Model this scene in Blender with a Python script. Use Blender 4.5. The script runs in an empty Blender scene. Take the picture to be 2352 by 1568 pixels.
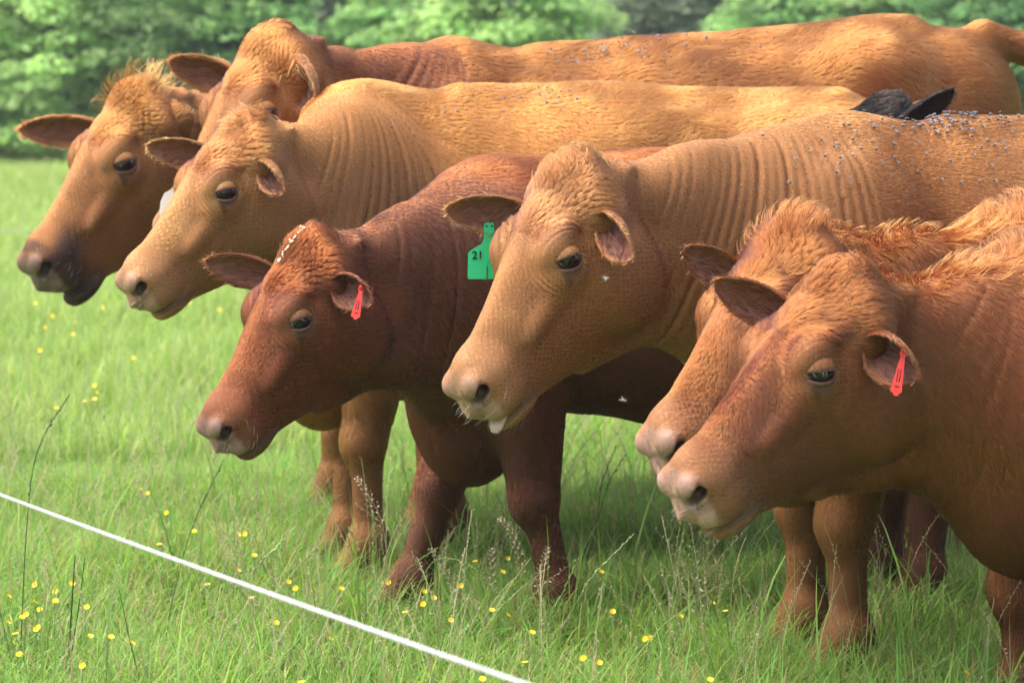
import bpy, math
import numpy as np
from mathutils import Vector, Matrix

DBG = False
rng = np.random.default_rng(11)
sc = bpy.context.scene
col = sc.collection

# ------------------------------------------------------------------ camera, sky, sun, exposure
CAMZ = 1.40
FPX = 7317.0                      # focal length in picture units (picture 2352 units wide)
CX, CY, HOR = 1176.0, 784.0, 130.0
TH = math.atan((CY - HOR) / FPX)
cd = bpy.data.cameras.new('camera')
cam = bpy.data.objects.new('camera', cd)
col.objects.link(cam)
cam.location = (0, 0, CAMZ)
cam.rotation_euler = (math.pi / 2 - TH, 0, 0)
cd.sensor_width = 36.0
cd.lens = FPX / 2352.0 * 36.0
cd.clip_start = 0.1
cd.clip_end = 2000
cd.dof.use_dof = True
cd.dof.focus_distance = 6.75
cd.dof.aperture_fstop = 6.5
sc.camera = cam

SUN_EL, SUN_AZ = math.radians(62), math.radians(-98)     # azimuth measured from +Y towards +X
world = bpy.data.worlds.new('World')
sc.world = world
world.use_nodes = True
wn = world.node_tree
wn.nodes.clear()
w_out = wn.nodes.new('ShaderNodeOutputWorld')
w_bg = wn.nodes.new('ShaderNodeBackground')
w_sky = wn.nodes.new('ShaderNodeTexSky')
w_sky.sky_type = 'NISHITA'
w_sky.sun_disc = False
w_sky.sun_elevation = SUN_EL
w_sky.sun_rotation = SUN_AZ
w_sky.air_density = 1.0
w_sky.dust_density = 6.0
w_sky.ozone_density = 0.6
w_bg.inputs['Strength'].default_value = 0.15
wn.links.new(w_sky.outputs[0], w_bg.inputs[0])
wn.links.new(w_bg.outputs[0], w_out.inputs[0])

sd = bpy.data.lights.new('sun', 'SUN')
sd.energy = 1.05
sd.angle = math.radians(55)
sd.color = (1.0, 0.95, 0.87)
sun = bpy.data.objects.new('sun', sd)
col.objects.link(sun)
sdir = Vector((math.sin(SUN_AZ) * math.cos(SUN_EL), math.cos(SUN_AZ) * math.cos(SUN_EL), math.sin(SUN_EL)))
sun.rotation_euler = sdir.to_track_quat('Z', 'Y').to_euler()
sun.location = (0, 0, 20)

sc.view_settings.view_transform = 'Standard'
sc.view_settings.look = 'None'
sc.view_settings.gamma = 1.0
sc.view_settings.use_curve_mapping = False
sc.view_settings.exposure = 1.58
sc.cycles.use_denoising = True
sc.cycles.max_bounces = 6
sc.cycles.diffuse_bounces = 3
sc.cycles.transmission_bounces = 4
sc.cycles.transparent_max_bounces = 4
sc.cycles_curves.shape = 'RIBBONS'
sc.cycles_curves.subdivisions = 2

# ------------------------------------------------------------------ helpers
def at(px, py, Y):
    """the world point at depth Y (metres ahead of the camera) that shows at px, py of the photograph"""
    u, v = (px - CX) / FPX, (CY - py) / FPX
    d = np.array([u, math.cos(TH) + v * math.sin(TH), -math.sin(TH) + v * math.cos(TH)])
    return np.array([0, 0, CAMZ]) + d * (Y / d[1])

def proj(P):
    P = np.asarray(P, float) - np.array([0, 0, CAMZ])
    f = P[..., 1] * math.cos(TH) - P[..., 2] * math.sin(TH)
    u = P[..., 1] * math.sin(TH) + P[..., 2] * math.cos(TH)
    return np.stack([CX + FPX * P[..., 0] / f, CY - FPX * u / f], -1)

def ground_at(px, py, z=0.0):
    u, v = (px - CX) / FPX, (CY - py) / FPX
    d = np.array([u, math.cos(TH) + v * math.sin(TH), -math.sin(TH) + v * math.cos(TH)])
    return np.array([0, 0, CAMZ]) + d * ((z - CAMZ) / d[2])

def tag(o, label=None, cat=None, group=None, kind=None):
    for k, v in (('label', label), ('category', cat), ('group', group), ('kind', kind)):
        if v:
            o[k] = v
    return o

def mesh_obj(name, V, F, mat, parent=None, smooth=True, link=True):
    me = bpy.data.meshes.new(name)
    V = np.asarray(V, np.float32)
    if isinstance(F, np.ndarray) and F.ndim == 2:
        n, k = F.shape
        me.vertices.add(len(V))
        me.vertices.foreach_set('co', V.ravel())
        me.loops.add(n * k)
        me.loops.foreach_set('vertex_index', F.astype(np.int32).ravel())
        me.polygons.add(n)
        me.polygons.foreach_set('loop_start', np.arange(0, n * k, k, dtype=np.int32))
        me.update(calc_edges=True)
        me.validate()
    else:
        me.from_pydata(V.tolist(), [], [list(map(int, f)) for f in F])
        me.update()
    if smooth:
        me.polygons.foreach_set('use_smooth', np.ones(len(me.polygons), bool))
    for m in (mat if isinstance(mat, (list, tuple)) else [mat]):
        if m:
            me.materials.append(m)
    o = bpy.data.objects.new(name, me)
    if link:
        col.objects.link(o)
    if parent is not None:
        o.parent = parent
    return o

def set_attr(me, name, typ, dom, arr):
    a = me.attributes.new(name, typ, dom)
    key = {'FLOAT': 'value', 'FLOAT_VECTOR': 'vector', 'FLOAT_COLOR': 'color', 'INT': 'value'}[typ]
    a.data.foreach_set(key, np.ascontiguousarray(arr, np.float32 if typ != 'INT' else np.int32).ravel())

def norm(v):
    v = np.asarray(v, float)
    return v / np.maximum(np.linalg.norm(v, axis=-1, keepdims=True), 1e-9)

class NT:
    """a tiny node-tree writer"""
    def __init__(s, name):
        s.m = bpy.data.materials.new(name)
        s.m.use_nodes = True
        s.t = s.m.node_tree
        s.t.nodes.clear()
        s.out = s.t.nodes.new('ShaderNodeOutputMaterial')
    def n(s, typ, ins=None, **kw):
        nd = s.t.nodes.new(typ)
        for k, v in kw.items():
            setattr(nd, k, v)
        for k, v in (ins or {}).items():
            if hasattr(v, 'is_output') or isinstance(v, bpy.types.NodeSocket):
                s.t.links.new(v, nd.inputs[k])
            else:
                nd.inputs[k].default_value = v
        return nd
    def surf(s, sock):
        s.t.links.new(sock, s.out.inputs['Surface'])
        return s.m

def ramp(nt, fac, stops):
    r = nt.n('ShaderNodeValToRGB', {'Fac': fac})
    el = r.color_ramp.elements
    while len(el) < len(stops):
        el.new(0.5)
    for e, (p, c) in zip(el, stops):
        e.position = p
        e.color = (*c, 1)
    return r.outputs['Color']

def plain(name, rgb, rough=0.6, spec=0.5, **extra):
    nt = NT(name)
    b = nt.n('ShaderNodeBsdfPrincipled', {'Base Color': (*rgb, 1), 'Roughness': rough, 'Specular IOR Level': spec, **extra})
    return nt.surf(b.outputs[0])

def noisy(name, rgb, rgb2, scale, rough=0.6, spec=0.4, bump=0.0):
    nt = NT(name)
    tc = nt.n('ShaderNodeTexCoord')
    nz = nt.n('ShaderNodeTexNoise', {'Vector': tc.outputs['Object'], 'Scale': scale, 'Detail': 4.0})
    c = ramp(nt, nz.outputs['Fac'], [(0.3, rgb), (0.7, rgb2)])
    b = nt.n('ShaderNodeBsdfPrincipled', {'Base Color': c, 'Roughness': rough, 'Specular IOR Level': spec})
    if bump:
        bm = nt.n('ShaderNodeBump', {'Height': nz.outputs['Fac'], 'Strength': bump, 'Distance': 0.004})
        nt.t.links.new(bm.outputs[0], b.inputs['Normal'])
    return nt.surf(b.outputs[0])

# smooth noise in numpy: a sum of random waves
_wk = rng.normal(size=(4, 14, 3))
_wp = rng.uniform(0, 6.28, size=(4, 14))
def wnoise(P, freq, ch=0):
    P = np.asarray(P, np.float32) * freq
    o = np.zeros(len(P), np.float32)
    for k, p in zip(_wk[ch], _wp[ch]):
        o += np.sin(P @ (k.astype(np.float32) * 1.1) + np.float32(p))
    return o / 3.7

# ------------------------------------------------------------------ materials for the animals
def coat_skin():
    nt = NT('coat_skin')
    a = nt.n('ShaderNodeAttribute', attribute_name='col')
    tc = nt.n('ShaderNodeTexCoord')
    wet = nt.n('ShaderNodeAttribute', attribute_name='wet')
    nz = nt.n('ShaderNodeTexNoise', {'Vector': tc.outputs['Object'], 'Scale': 300.0, 'Detail': 3.0})
    mix = nt.n('ShaderNodeMix', {0: 0.35, 6: a.outputs['Color'], 7: ramp(nt, nz.outputs['Fac'], [(0.3, (0.6, 0.6, 0.6)), (0.7, (1.25, 1.25, 1.25))])}, data_type='RGBA', blend_type='MULTIPLY')
    rg = nt.n('ShaderNodeMapRange', {'Value': wet.outputs['Fac'], 'To Min': 0.75, 'To Max': 0.36})
    bm = nt.n('ShaderNodeBump', {'Height': nz.outputs['Fac'], 'Strength': 0.25, 'Distance': 0.003})
    b = nt.n('ShaderNodeBsdfPrincipled', {'Base Color': mix.outputs[2], 'Roughness': rg.outputs[0], 'Specular IOR Level': 0.35, 'Normal': bm.outputs[0]})
    return nt.surf(b.outputs[0])

def coat_hair():
    nt = NT('coat_hair')
    a = nt.n('ShaderNodeAttribute', attribute_name='col')
    nm = nt.n('ShaderNodeAttribute', attribute_name='nrm')
    nn = nt.n('ShaderNodeVectorMath', {0: nm.outputs['Vector']}, operation='NORMALIZE')
    b = nt.n('ShaderNodeBsdfHairPrincipled', {'Color': a.outputs['Color'], 'Roughness': 0.35, 'Radial Roughness': 0.8, 'Coat': 0.0, 'IOR': 1.38}, model='CHIANG', parametrization='COLOR')
    return nt.surf(b.outputs[0])

M_SKIN = coat_skin()
M_HAIR = coat_hair()
M_EYE = plain('eyeball_dark', (0.010, 0.007, 0.008), 0.08, 0.4)
M_HOOF = noisy('hoof_grey', (0.05, 0.047, 0.045), (0.15, 0.145, 0.15), 25, 0.5, 0.4, 0.3)
M_TONGUE = noisy('tongue_pink', (0.50, 0.31, 0.27), (0.60, 0.42, 0.37), 60, 0.35, 0.5, 0.2)
M_TAGG = plain('tag_green', (0.015, 0.40, 0.14), 0.4, 0.4)
M_TAGR = plain('tag_red', (0.62, 0.030, 0.02), 0.4, 0.4)
M_TAGW = plain('tag_pale', (0.75, 0.70, 0.62), 0.45, 0.4)
M_INK = plain('tag_ink', (0.01, 0.012, 0.012), 0.6, 0.2)

# ------------------------------------------------------------------ implicit shapes
def smin(a, b, k):
    h = np.clip(0.5 + 0.5 * (b - a) / k, 0, 1)
    return b * (1 - h) + a * h - k * h * (1 - h)

class Ell:
    def __init__(s, c, r, R=None, k=0.03, sub=False):
        s.c = np.asarray(c, np.float32); s.r = np.asarray(r, np.float32)
        s.R = None if R is None else np.asarray(R, np.float32)
        s.k, s.sub = k, sub
        s.b0, s.b1, s.br = s.c, s.c, float(max(r))
    def f(s, P):
        d = P - s.c
        if s.R is not None:
            d = d @ s.R            # columns of R are the axes
        q = d / s.r
        k0 = np.sqrt((q * q).sum(1)) + 1e-6
        k1 = np.sqrt(((q / s.r) ** 2).sum(1)) + 1e-6
        return k0 * (k0 - 1) / k1

class Cap:
    """a capsule with an elliptical section: half-width a, half-depth b at each end"""
    def __init__(s, p0, p1, a0, b0, a1, b1, up=(0, 0, 1), k=0.03, sub=False):
        p0, p1 = np.asarray(p0, float), np.asarray(p1, float)
        ax = p1 - p0; s.L = float(np.linalg.norm(ax)); f = ax / s.L
        sd_ = np.cross(up, f); sd_ = sd_ / np.linalg.norm(sd_)
        u = np.cross(f, sd_)
        s.M = np.stack([f, sd_, u], 1).astype(np.float32)
        s.p0 = p0.astype(np.float32); s.ab = (a0, b0, a1, b1); s.k, s.sub = k, sub
        s.b0 = ((p0 + p1) / 2).astype(np.float32); s.br = s.L / 2 + max(a0, b0, a1, b1)
    def f(s, P):
        d = (P - s.p0) @ s.M
        t = np.clip(d[:, 0] / s.L, 0, 1)
        a0, b0, a1, b1 = s.ab
        a = a0 + (a1 - a0) * t; b = b0 + (b1 - b0) * t; m = np.minimum(a, b)
        dx = d[:, 0] - t * s.L
        x, y, z = dx / m, d[:, 1] / a, d[:, 2] / b
        k0 = np.sqrt(x * x + y * y + z * z) + 1e-6
        k1 = np.sqrt((x / m) ** 2 + (y / a) ** 2 + (z / b) ** 2) + 1e-6
        return k0 * (k0 - 1) / k1

# the skull, lofted along the face: x from the poll to the muzzle, z above the face line (head length 0.5)
_hx = [-.07, -.03, .01, .06, .12, .18, .24, .31, .38, .44, .474, .498]
_ht = [-.10, -.045, -.012, .004, .010, .006, -.004, -.014, -.020, -.026, -.040, -.075]
_hb = [-.12, -.165, -.240, -.328, -.358, -.340, -.302, -.264, -.226, -.198, -.178, -.135]
_w1 = [.03, .044, .054, .070, .078, .070, .052, .037, .032, .036, .032, .016]
_wm = [.05, .076, .090, .100, .103, .097, .082, .066, .056, .057, .049, .028]
_w0 = [.03, .050, .062, .066, .062, .054, .046, .040, .038, .040, .036, .02]
_xs = np.linspace(-.09, .52, 245)
def _sm(y):
    v = np.interp(_xs, _hx, y)
    kx = np.exp(-np.linspace(-2, 2, 21) ** 2); kx /= kx.sum()
    return np.convolve(np.pad(v, 10, mode='edge'), kx, 'valid').astype(np.float32)
HT, HB, W1, WM, W0 = map(_sm, (_ht, _hb, _w1, _wm, _w0))

class Skull:
    k, sub = 0.02, False
    def __init__(s, o, R, sc_, depth=1.0):
        s.o, s.R, s.s, s.depth = np.asarray(o, np.float32), np.asarray(R, np.float32), sc_, depth
        s.b0 = (s.o + s.s * (s.R @ np.array([.22, 0, -.12], np.float32))).astype(np.float32); s.br = .36 * sc_
    def f(s, P):
        h = ((P - s.o) @ s.R) / s.s
        x = np.clip(h[:, 0], -.07, .498)
        g = lambda A: np.interp(x, _xs, A)
        zt, zb = g(HT), g(HB) * s.depth
        zc, hz = (zt + zb) / 2, (zt - zb) / 2
        t = (h[:, 2] - zc) / hz
        tc = np.clip(t, -1, 1)
        wm, wt, wb = g(WM), g(W1), g(W0)
        w = np.where(tc > .25, wm + (wt - wm) * ((tc - .25) / .75) ** 2, wm + (wb - wm) * ((.25 - tc) / 1.25) ** 2)
        q = (np.abs(h[:, 1] / w) ** 2.5 + np.abs(t) ** 2.5) ** (1 / 2.5)
        f = (q - 1) * np.minimum(w, hz) * .9
        dx = h[:, 0] - x
        return (np.where(f > 0, np.sqrt(f * f + dx * dx), f + np.abs(dx))) * s.s

EYE = np.array([.185, .0835, -.060])
LM = {'poll': (.0, 0, .0), 'eye': (.188, .108, -.060), 'nos': (.492, .042, -.076), 'tip': (.500, .01, -.045), 'chin': (.460, .01, -.206),
      'earl': (.055, .10, -.095), 'earr': (.055, -.11, -.08), 'mouth': (.425, .060, -.174)}
LW = {'poll': .7, 'eye': 1.5, 'nos': 1.5, 'tip': .5, 'chin': .8, 'earl': .5, 'earr': .3, 'mouth': .6}

def head_prims(o, R, s, depth=1.0, eye_shut=0.0, mouth_open=0.0):
    H = lambda x, y, z: np.asarray(o) + s * (R @ np.array([x, y, z * (depth if z < -.14 else 1)]))
    pr = [Skull(o, R, s, depth)]
    def E(c, r, k, sub=False, A=None):
        for sg in ((1, -1) if c[1] else (1,)):
            Rl = R
            if A is not None:
                B = np.array(A, float).copy(); B[1, :] *= sg; B[:, 1] *= sg
                Rl = R @ B
            pr.append(Ell(H(c[0], c[1] * sg, c[2]), np.array(r) * s, Rl, k * s, sub))
    def Cc(a, b, ra, rb, k, sub=False):
        for sg in ((1, -1) if (a[1] or b[1]) else (1,)):
            pr.append(Cap(H(a[0], a[1] * sg, a[2]), H(b[0], b[1] * sg, b[2]), ra * s, ra * s, rb * s, rb * s, R[:, 2] + .3 * R[:, 1] * .7, k * s, sub))
    E((.004, 0, -.038), (.062, .058, .044), .04)                 # poll
    E((.045, .066, -.072), (.050, .036, .045), .04)           # between poll and ear
    E((.116, .068, -.205), (.098, .046, .122), .024)            # cheek muscle
    E((.170, .070, -.036), (.050, .032, .032), .025)            # brow
    E((.195, .070, -.080), (.052, .036, .036), .03)           # below the eye
    E((.262, .058, -.098), (.085, .016, .018), .022)           # facial crest
    E((.055, .088, -.095), (.032, .032, .036), .03)            # ear root
    E((.442, 0, -.088), (.054, .058, .058), .03)              # muzzle
    E((.452, .030, -.126), (.054, .032, .032), .02)           # upper lip
    mo = mouth_open
    E((.432, 0, -.182 - mo), (.060, .044, .024), .014)         # chin
    E((.460, 0, -.174 - mo), (.034, .045, .016), .010)        # lower lip
    E((.478, .032, -.062), (.024, .022, .025), .018)          # nostril wing
    Cc((.500, .030, -.082), (.484, .048, -.070), .0085, .0115, .007, True)   # nostril
    Cc((.482, .046, -.070), (.450, .030, -.066), .0110, .007, .007, True)
    Cc((.486, .053, -.064), (.474, .056, -.052), .0060, .003, .007, True)
    Cc((.497, .0, -.098), (.503, .0, -.125), .003, .004, .01, True)          # philtrum
    Cc((.512, .0, -.152 - mo * .6), (.488, .040, -.157 - mo * .6), .0048, .0048, .008, True)     # mouth line
    Cc((.488, .040, -.157 - mo * .6), (.455, .054, -.167 - mo * .5), .0048, .0048, .008, True)
    Cc((.455, .054, -.167 - mo * .5), (.412, .060, -.178), .0048, .003, .008, True)
    pr.append(Ell(H(.187, .108, -.060), np.array((.031, .020, .0185)) * s, R @ np.stack([norm([.8, 0, .6]), [0, 1, 0], norm([-.6, 0, .8])], 1), .010 * s, True))
    pr.append(Ell(H(.187, -.108, -.060), np.array((.031, .020, .0185)) * s, R @ np.stack([norm([.8, 0, .6]), [0, 1, 0], norm([-.6, 0, .8])], 1), .010 * s, True))    # eye socket
    return pr

def bez(p0, p1, p2, t):
    t = np.asarray(t)[:, None]
    return (1 - t) ** 2 * p0 + 2 * t * (1 - t) * p1 + t * t * p2

def build_cow(S):
    """S: spec dict; returns (grid-meshed verts, faces, extras), in body-local coordinates"""
    hgt, lw, ww = S['H'] / 1.30, S['len'], S['wid']
    P = lambda x, y, z: np.array([x * lw, y * ww, z * hgt])
    pr = []
    zr = S.get('rump', 0.0)
    deep = S.get('deep', 1.0)
    pr.append(Cap(P(-.02, 0, .955), P(-.52, 0, .94), .205 * ww, .335 * hgt, .275 * ww, .355 * hgt * deep, k=.08))
    pr.append(Cap(P(-.52, 0, .94), P(-1.05, 0, 1.0 + zr), .275 * ww, .355 * hgt * deep, .24 * ww, .285 * hgt, k=.10))
    pr.append(Ell(P(-1.2, 0, 1.03 + zr), (.19 * lw, .20 * ww, .235 * hgt), k=.08))
    for sg in (1, -1):
        pr.append(Ell(P(-.98, .15 * sg, 1.15 + zr), (.12, .08 * ww, .07), k=.12))
        pr.append(Ell(P(.03, .165 * sg, .92), (.16, .085 * ww, .30 * hgt), k=.07))
        pr.append(Ell(P(-1.12, .15 * sg, .82), (.20 * lw, .11 * ww, .31 * hgt), k=.07))
    bk = S.get('brisket', 1.0)
    pr.append(Ell(P(.13 * bk, 0, .635), (.145, .13 * ww, .225 * hgt * bk), k=.10))
    pr.append(Ell(P(-.02, 0, 1.215), (.20, .07 * ww, .075 * hgt), k=.06))
    pr.append(Cap(P(-.2, 0, 1.265), P(-1.1, 0, 1.255 + zr), .05, .035, .05, .035, k=.07))
    feet = S['feet']                                   # forward shift of: near fore, far fore, near hind, far hind
    lf = S.get('legr', 1.10)
    hoofs = []
    for i, sg in ((0, 1), (1, -1)):
        dx, dy = feet[i]
        A = P(.02, .165 * sg, .74); B = P(.05, .155 * sg, .40) + np.array([dx * .5, dy * .5, 0]); C = P(.045, .155 * sg, .13) + np.array([dx * .9, dy * .9, 0])
        D = P(.085, .155 * sg, .055) + np.array([dx, dy, 0])
        up = (1, 0, 0)
        pr.append(Cap(A, B, .075 * lf, .105 * lf, .044 * lf, .052 * lf, up, k=.04))
        pr.append(Ell(B + [.014, 0, -.012], (.046 * lf, .050 * lf, .062 * lf), k=.03))
        pr.append(Cap(B, C, .036 * lf, .037 * lf, .030 * lf, .035 * lf, up, k=.03))
        pr.append(Cap(B + [-.03, 0, -.02], C + [-.026, 0, 0], .016, .012, .014, .012, up, k=.018))
        pr.append(Ell(C, (.046 * lf, .046 * lf, .046 * lf), k=.03))
        pr.append(Cap(C, D, .040 * lf, .040 * lf, .046 * lf, .044 * lf, up, k=.03))
        hoofs.append(D + [.01, 0, 0])
    for i, sg in ((2, 1), (3, -1)):
        dx, dy = feet[i]
        A = P(-1.06, .15 * sg, .72); B = P(-1.29, .14 * sg, .50) + np.array([dx * .6, dy * .6, 0]); C = P(-1.25, .14 * sg, .14) + np.array([dx, dy, 0])
        D = P(-1.20, .14 * sg, .055) + np.array([dx, dy, 0])
        up = (1, 0, 0)
        pr.append(Cap(A, B, .09 * lf, .12 * lf, .05 * lf, .06 * lf, up, k=.06))
        pr.append(Ell(B + [-.015, 0, 0], (.052 * lf, .048 * lf, .065 * lf), k=.03))
        pr.append(Cap(B, C, .040 * lf, .048 * lf, .036 * lf, .04 * lf, up, k=.03))
        pr.append(Ell(C, (.046 * lf,) * 3, k=.03))
        pr.append(Cap(C, D, .040 * lf, .040 * lf, .046 * lf, .044 * lf, up, k=.03))
        hoofs.append(D + [.01, 0, 0])
    tl = [P(*q) for q in S.get('tail', ((-1.33, 0, 1.22), (-1.42, 0, 1.10), (-1.42, 0, .75), (-1.40, 0, .50)))]
    tr = (.05, .036, .024, .03)
    for a, b, r0, r1 in zip(tl[:-1], tl[1:], tr[:-1], tr[1:]):
        pr.append(Cap(a, b, r0, r0, r1, r1, (1, .2, .1), k=.05))
    # head pose in body-local coordinates
    o, R, hs = S['ho'], S['hR'], S['hs']
    HL = lambda x, y, z: o + hs * (R @ np.array([x, y, z]))
    n0 = HL(.0, 0, -.185)
    n2 = P(.02, 0, 1.0 + S.get('nbz', 0.0))
    hb = -R[:, 0].copy(); hb[2] = 0; hb = norm(hb * .6 + np.array([-1, 0, .0]) * .4)
    Ln = np.linalg.norm(n2 - n0)
    n1 = (n0 + n2) / 2 * .55 + (n0 + hb * Ln * .5) * .45 + np.array([0, 0, S.get('nmid', -.05) - .03])
    ts = np.linspace(0, 1, 6)
    pts = bez(n0, n1, n2, ts)
    nw, nd = S.get('neck', (1, 1))
    aa = np.array([.055 * hs, .062 * hs, .082, .115, .150, .19]) * np.r_[1, [nw] * 5] * np.r_[1, 1, ww, ww, ww, ww]
    bb = np.array([.105 * hs, .172 * hs, .215 * min(1, hgt + .08), .245, .27, .30]) * np.r_[1, [nd] * 5] * np.r_[1, 1, hgt, hgt, hgt, hgt]
    for i in range(5):
        up = norm(R[:, 2] * (1 - ts[i]) * .5 + np.array([.05, 0, 1.0]))
        pr.append(Cap(pts[i], pts[i + 1], aa[i], bb[i], aa[i + 1], bb[i + 1], up, k=.10))
    pr.append(Cap(HL(.005, 0, -.080), pts[2] + np.array([0, 0, bb[2] * .50]), .050 * hs, .045 * hs, .065, .070, (0, 0, 1), k=.06))
    # throat and dewlap
    th0 = HL(.27, 0, -.270); th = HL(.06, 0, -.405 * S.get('hd', 1.0)); br = P(.17, 0, .68)
    mid = (th + br) / 2 + np.array([-.035, 0, .0])
    pr.append(Cap(th0, th, .030, .028, .040, .045, (1, 0, .2), k=.06))
    pr.append(Cap(th, mid, .040, .045, .050, .07, (1, 0, .2), k=.09))
    pr.append(Cap(mid, br, .050, .07, .07, .08, (1, 0, .2), k=.10))
    nb = len(pr)
    hp = head_prims(o, R, hs, S.get('hd', 1.0), mouth_open=S.get('mo', 0))
    hpr = [p for p in hp if not p.sub]
    subs = [p for p in hp if p.sub]

    def sdf(Q, carve=True):
        DD = []
        for lst in (pr, hpr):
            D = np.full(len(Q), 1.0, np.float32)
            for p in lst:
                d2 = ((Q - p.b0) ** 2).sum(1)
                ix = np.nonzero(d2 < (p.br + p.k + .07) ** 2)[0]
                if len(ix):
                    D[ix] = smin(D[ix], p.f(Q[ix]).astype(np.float32), p.k)
            DD.append(D)
        zq = (((Q - o) @ R[:, 2]) / hs).astype(np.float32)
        kq = .040 - .022 * np.clip((-.10 - zq) / .10, 0, 1)
        D = smin(DD[0], DD[1], kq)
        if not carve:
            return D
        for p in subs:
            d2 = ((Q - p.b0) ** 2).sum(1)
            ix = np.nonzero(d2 < (p.br + p.k + .03) ** 2)[0]
            if len(ix):
                D[ix] = -smin(-D[ix], p.f(Q[ix]).astype(np.float32), p.k)
        return D

    # bounds
    lo = np.min([p.b0 - p.br for p in pr + hpr], 0) - .06
    hi = np.max([p.b0 + p.br for p in pr + hpr], 0) + .06
    lo[2] = max(lo[2], -.03)
    h = S.get('vox', .011)
    ncell = np.ceil((hi - lo) / h).astype(int)
    CF = 4
    nc = np.ceil(ncell / CF).astype(int) + 1
    cg = np.stack(np.meshgrid(*[np.arange(n) for n in nc], indexing='ij'), -1).reshape(-1, 3)
    Dc = sdf((lo + cg * h * CF).astype(np.float32)).reshape(nc)
    full = (nc - 1) * CF + 1
    act = np.abs(Dc) < h * CF * 2.2
    blk = np.zeros(tuple(nc - 1), bool)
    for i in (0, 1):
        for j in (0, 1):
            for k_ in (0, 1):
                blk |= act[i:nc[0] - 1 + i, j:nc[1] - 1 + j, k_:nc[2] - 1 + k_]
    D = np.repeat(np.repeat(np.repeat(Dc, CF, 0), CF, 1), CF, 2)[:full[0], :full[1], :full[2]].copy()
    D[(D > 0)] = 1.0; D[D <= 0] = -1.0
    m = np.zeros(tuple(full), bool)
    b = np.repeat(np.repeat(np.repeat(blk, CF, 0), CF, 1), CF, 2)
    m[:-1, :-1, :-1] |= b; m[1:, 1:, 1:] |= b
    ix = np.argwhere(m)
    D[m] = sdf((lo + ix * h).astype(np.float32))
    V, F = surface_nets(D, lo, h)

    def project(V, n=2, e=.002):
        for _ in range(n):
            f = sdf(V)
            g = np.stack([sdf(V + np.eye(3, dtype=np.float32)[i] * e) for i in range(3)], 1) - f[:, None]
            g = g / e
            gl = (g * g).sum(1)
            st = np.clip(f / np.maximum(gl, .2), -.008, .008)
            V = V - st[:, None] * g
        return V
    V = project(V.astype(np.float32), 1)
    # finer mesh on the head and neck, finest round the muzzle and eyes
    def hl(V):
        return ((V - o) @ R) / hs
    def near_neck(V):
        q = V[:, None, :] - bez(n0, n1, n2, np.linspace(0, .9, 12))[None]
        return np.sqrt((q * q).sum(2)).min(1)
    q = hl(V)
    reg = (q[:, 0] > -.12) & (q[:, 0] < .6) & (np.abs(q[:, 1]) < .2) & (q[:, 2] > -.36) & (q[:, 2] < .15)
    if S.get('folds', 0) > 0:
        reg |= (near_neck(V) < .30 * hgt) & (V[:, 2] > .55)
    V, F = refine(V, F, reg)
    q = hl(V)
    reg = (q[:, 0] > .38) & (q[:, 0] < .6) & (np.abs(q[:, 1]) < .12) & (q[:, 2] > -.22) & (q[:, 2] < .05)
    reg |= (np.abs(q[:, 0] - .17) < .085) & (np.abs(q[:, 1]) > .035) & (np.abs(q[:, 2] + .05) < .08)
    if S.get('fine', True):
        V, F = refine(V, F, reg)
    V = project(V.astype(np.float32), 2, .0015)
    return V, F, dict(hl=hl, neck=(n0, n1, n2), hoofs=hoofs, HL=HL, sdf=sdf, hgt=hgt)

def surface_nets(D, lo, h):
    S = D < 0
    n = D.shape
    c = [S[i:n[0] - 1 + i, j:n[1] - 1 + j, k:n[2] - 1 + k] for i in (0, 1) for j in (0, 1) for k in (0, 1)]
    cnt = np.zeros(c[0].shape, np.int8)
    for x in c:
        cnt += x
    mask = (cnt > 0) & (cnt < 8)
    ix = np.argwhere(mask)
    vid = np.full(mask.shape, -1, np.int64)
    vid[mask] = np.arange(len(ix))
    off = np.array([(i, j, k) for i in (0, 1) for j in (0, 1) for k in (0, 1)])
    vals = np.stack([D[ix[:, 0] + a, ix[:, 1] + b, ix[:, 2] + cc] for a, b, cc in off], 1)
    acc = np.zeros((len(ix), 3)); num = np.zeros(len(ix))
    for a in range(8):
        for b in range(a + 1, 8):
            if np.abs(off[a] - off[b]).sum() == 1:
                va, vb = vals[:, a], vals[:, b]
                x = (va < 0) != (vb < 0)
                t = np.where(x, va / np.where(x, va - vb, 1), 0)
                p = off[a] + t[:, None] * (off[b] - off[a])
                acc[x] += p[x]; num[x] += 1
    V = lo + (ix + acc / num[:, None]) * h
    quads = []
    for ax in range(3):
        b, c_ = (ax + 1) % 3, (ax + 2) % 3
        sl0 = [slice(1, -1)] * 3; sl1 = [slice(1, -1)] * 3
        sl0[ax] = slice(0, -1); sl1[ax] = slice(1, None)
        s0, s1 = S[tuple(sl0)], S[tuple(sl1)]
        e = np.argwhere(s0 != s1)
        flip = s0[s0 != s1]
        base = e.copy()
        base[:, b] += 1; base[:, c_] += 1
        def cell(db, dc):
            q = base.copy(); q[:, b] += db; q[:, c_] += dc
            return vid[q[:, 0], q[:, 1], q[:, 2]]
        Q = np.stack([cell(-1, -1), cell(0, -1), cell(0, 0), cell(-1, 0)], 1)
        Q[~flip] = Q[~flip][:, ::-1]
        quads.append(Q)
    F = np.concatenate(quads)
    return V, F[(F >= 0).all(1)]

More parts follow.
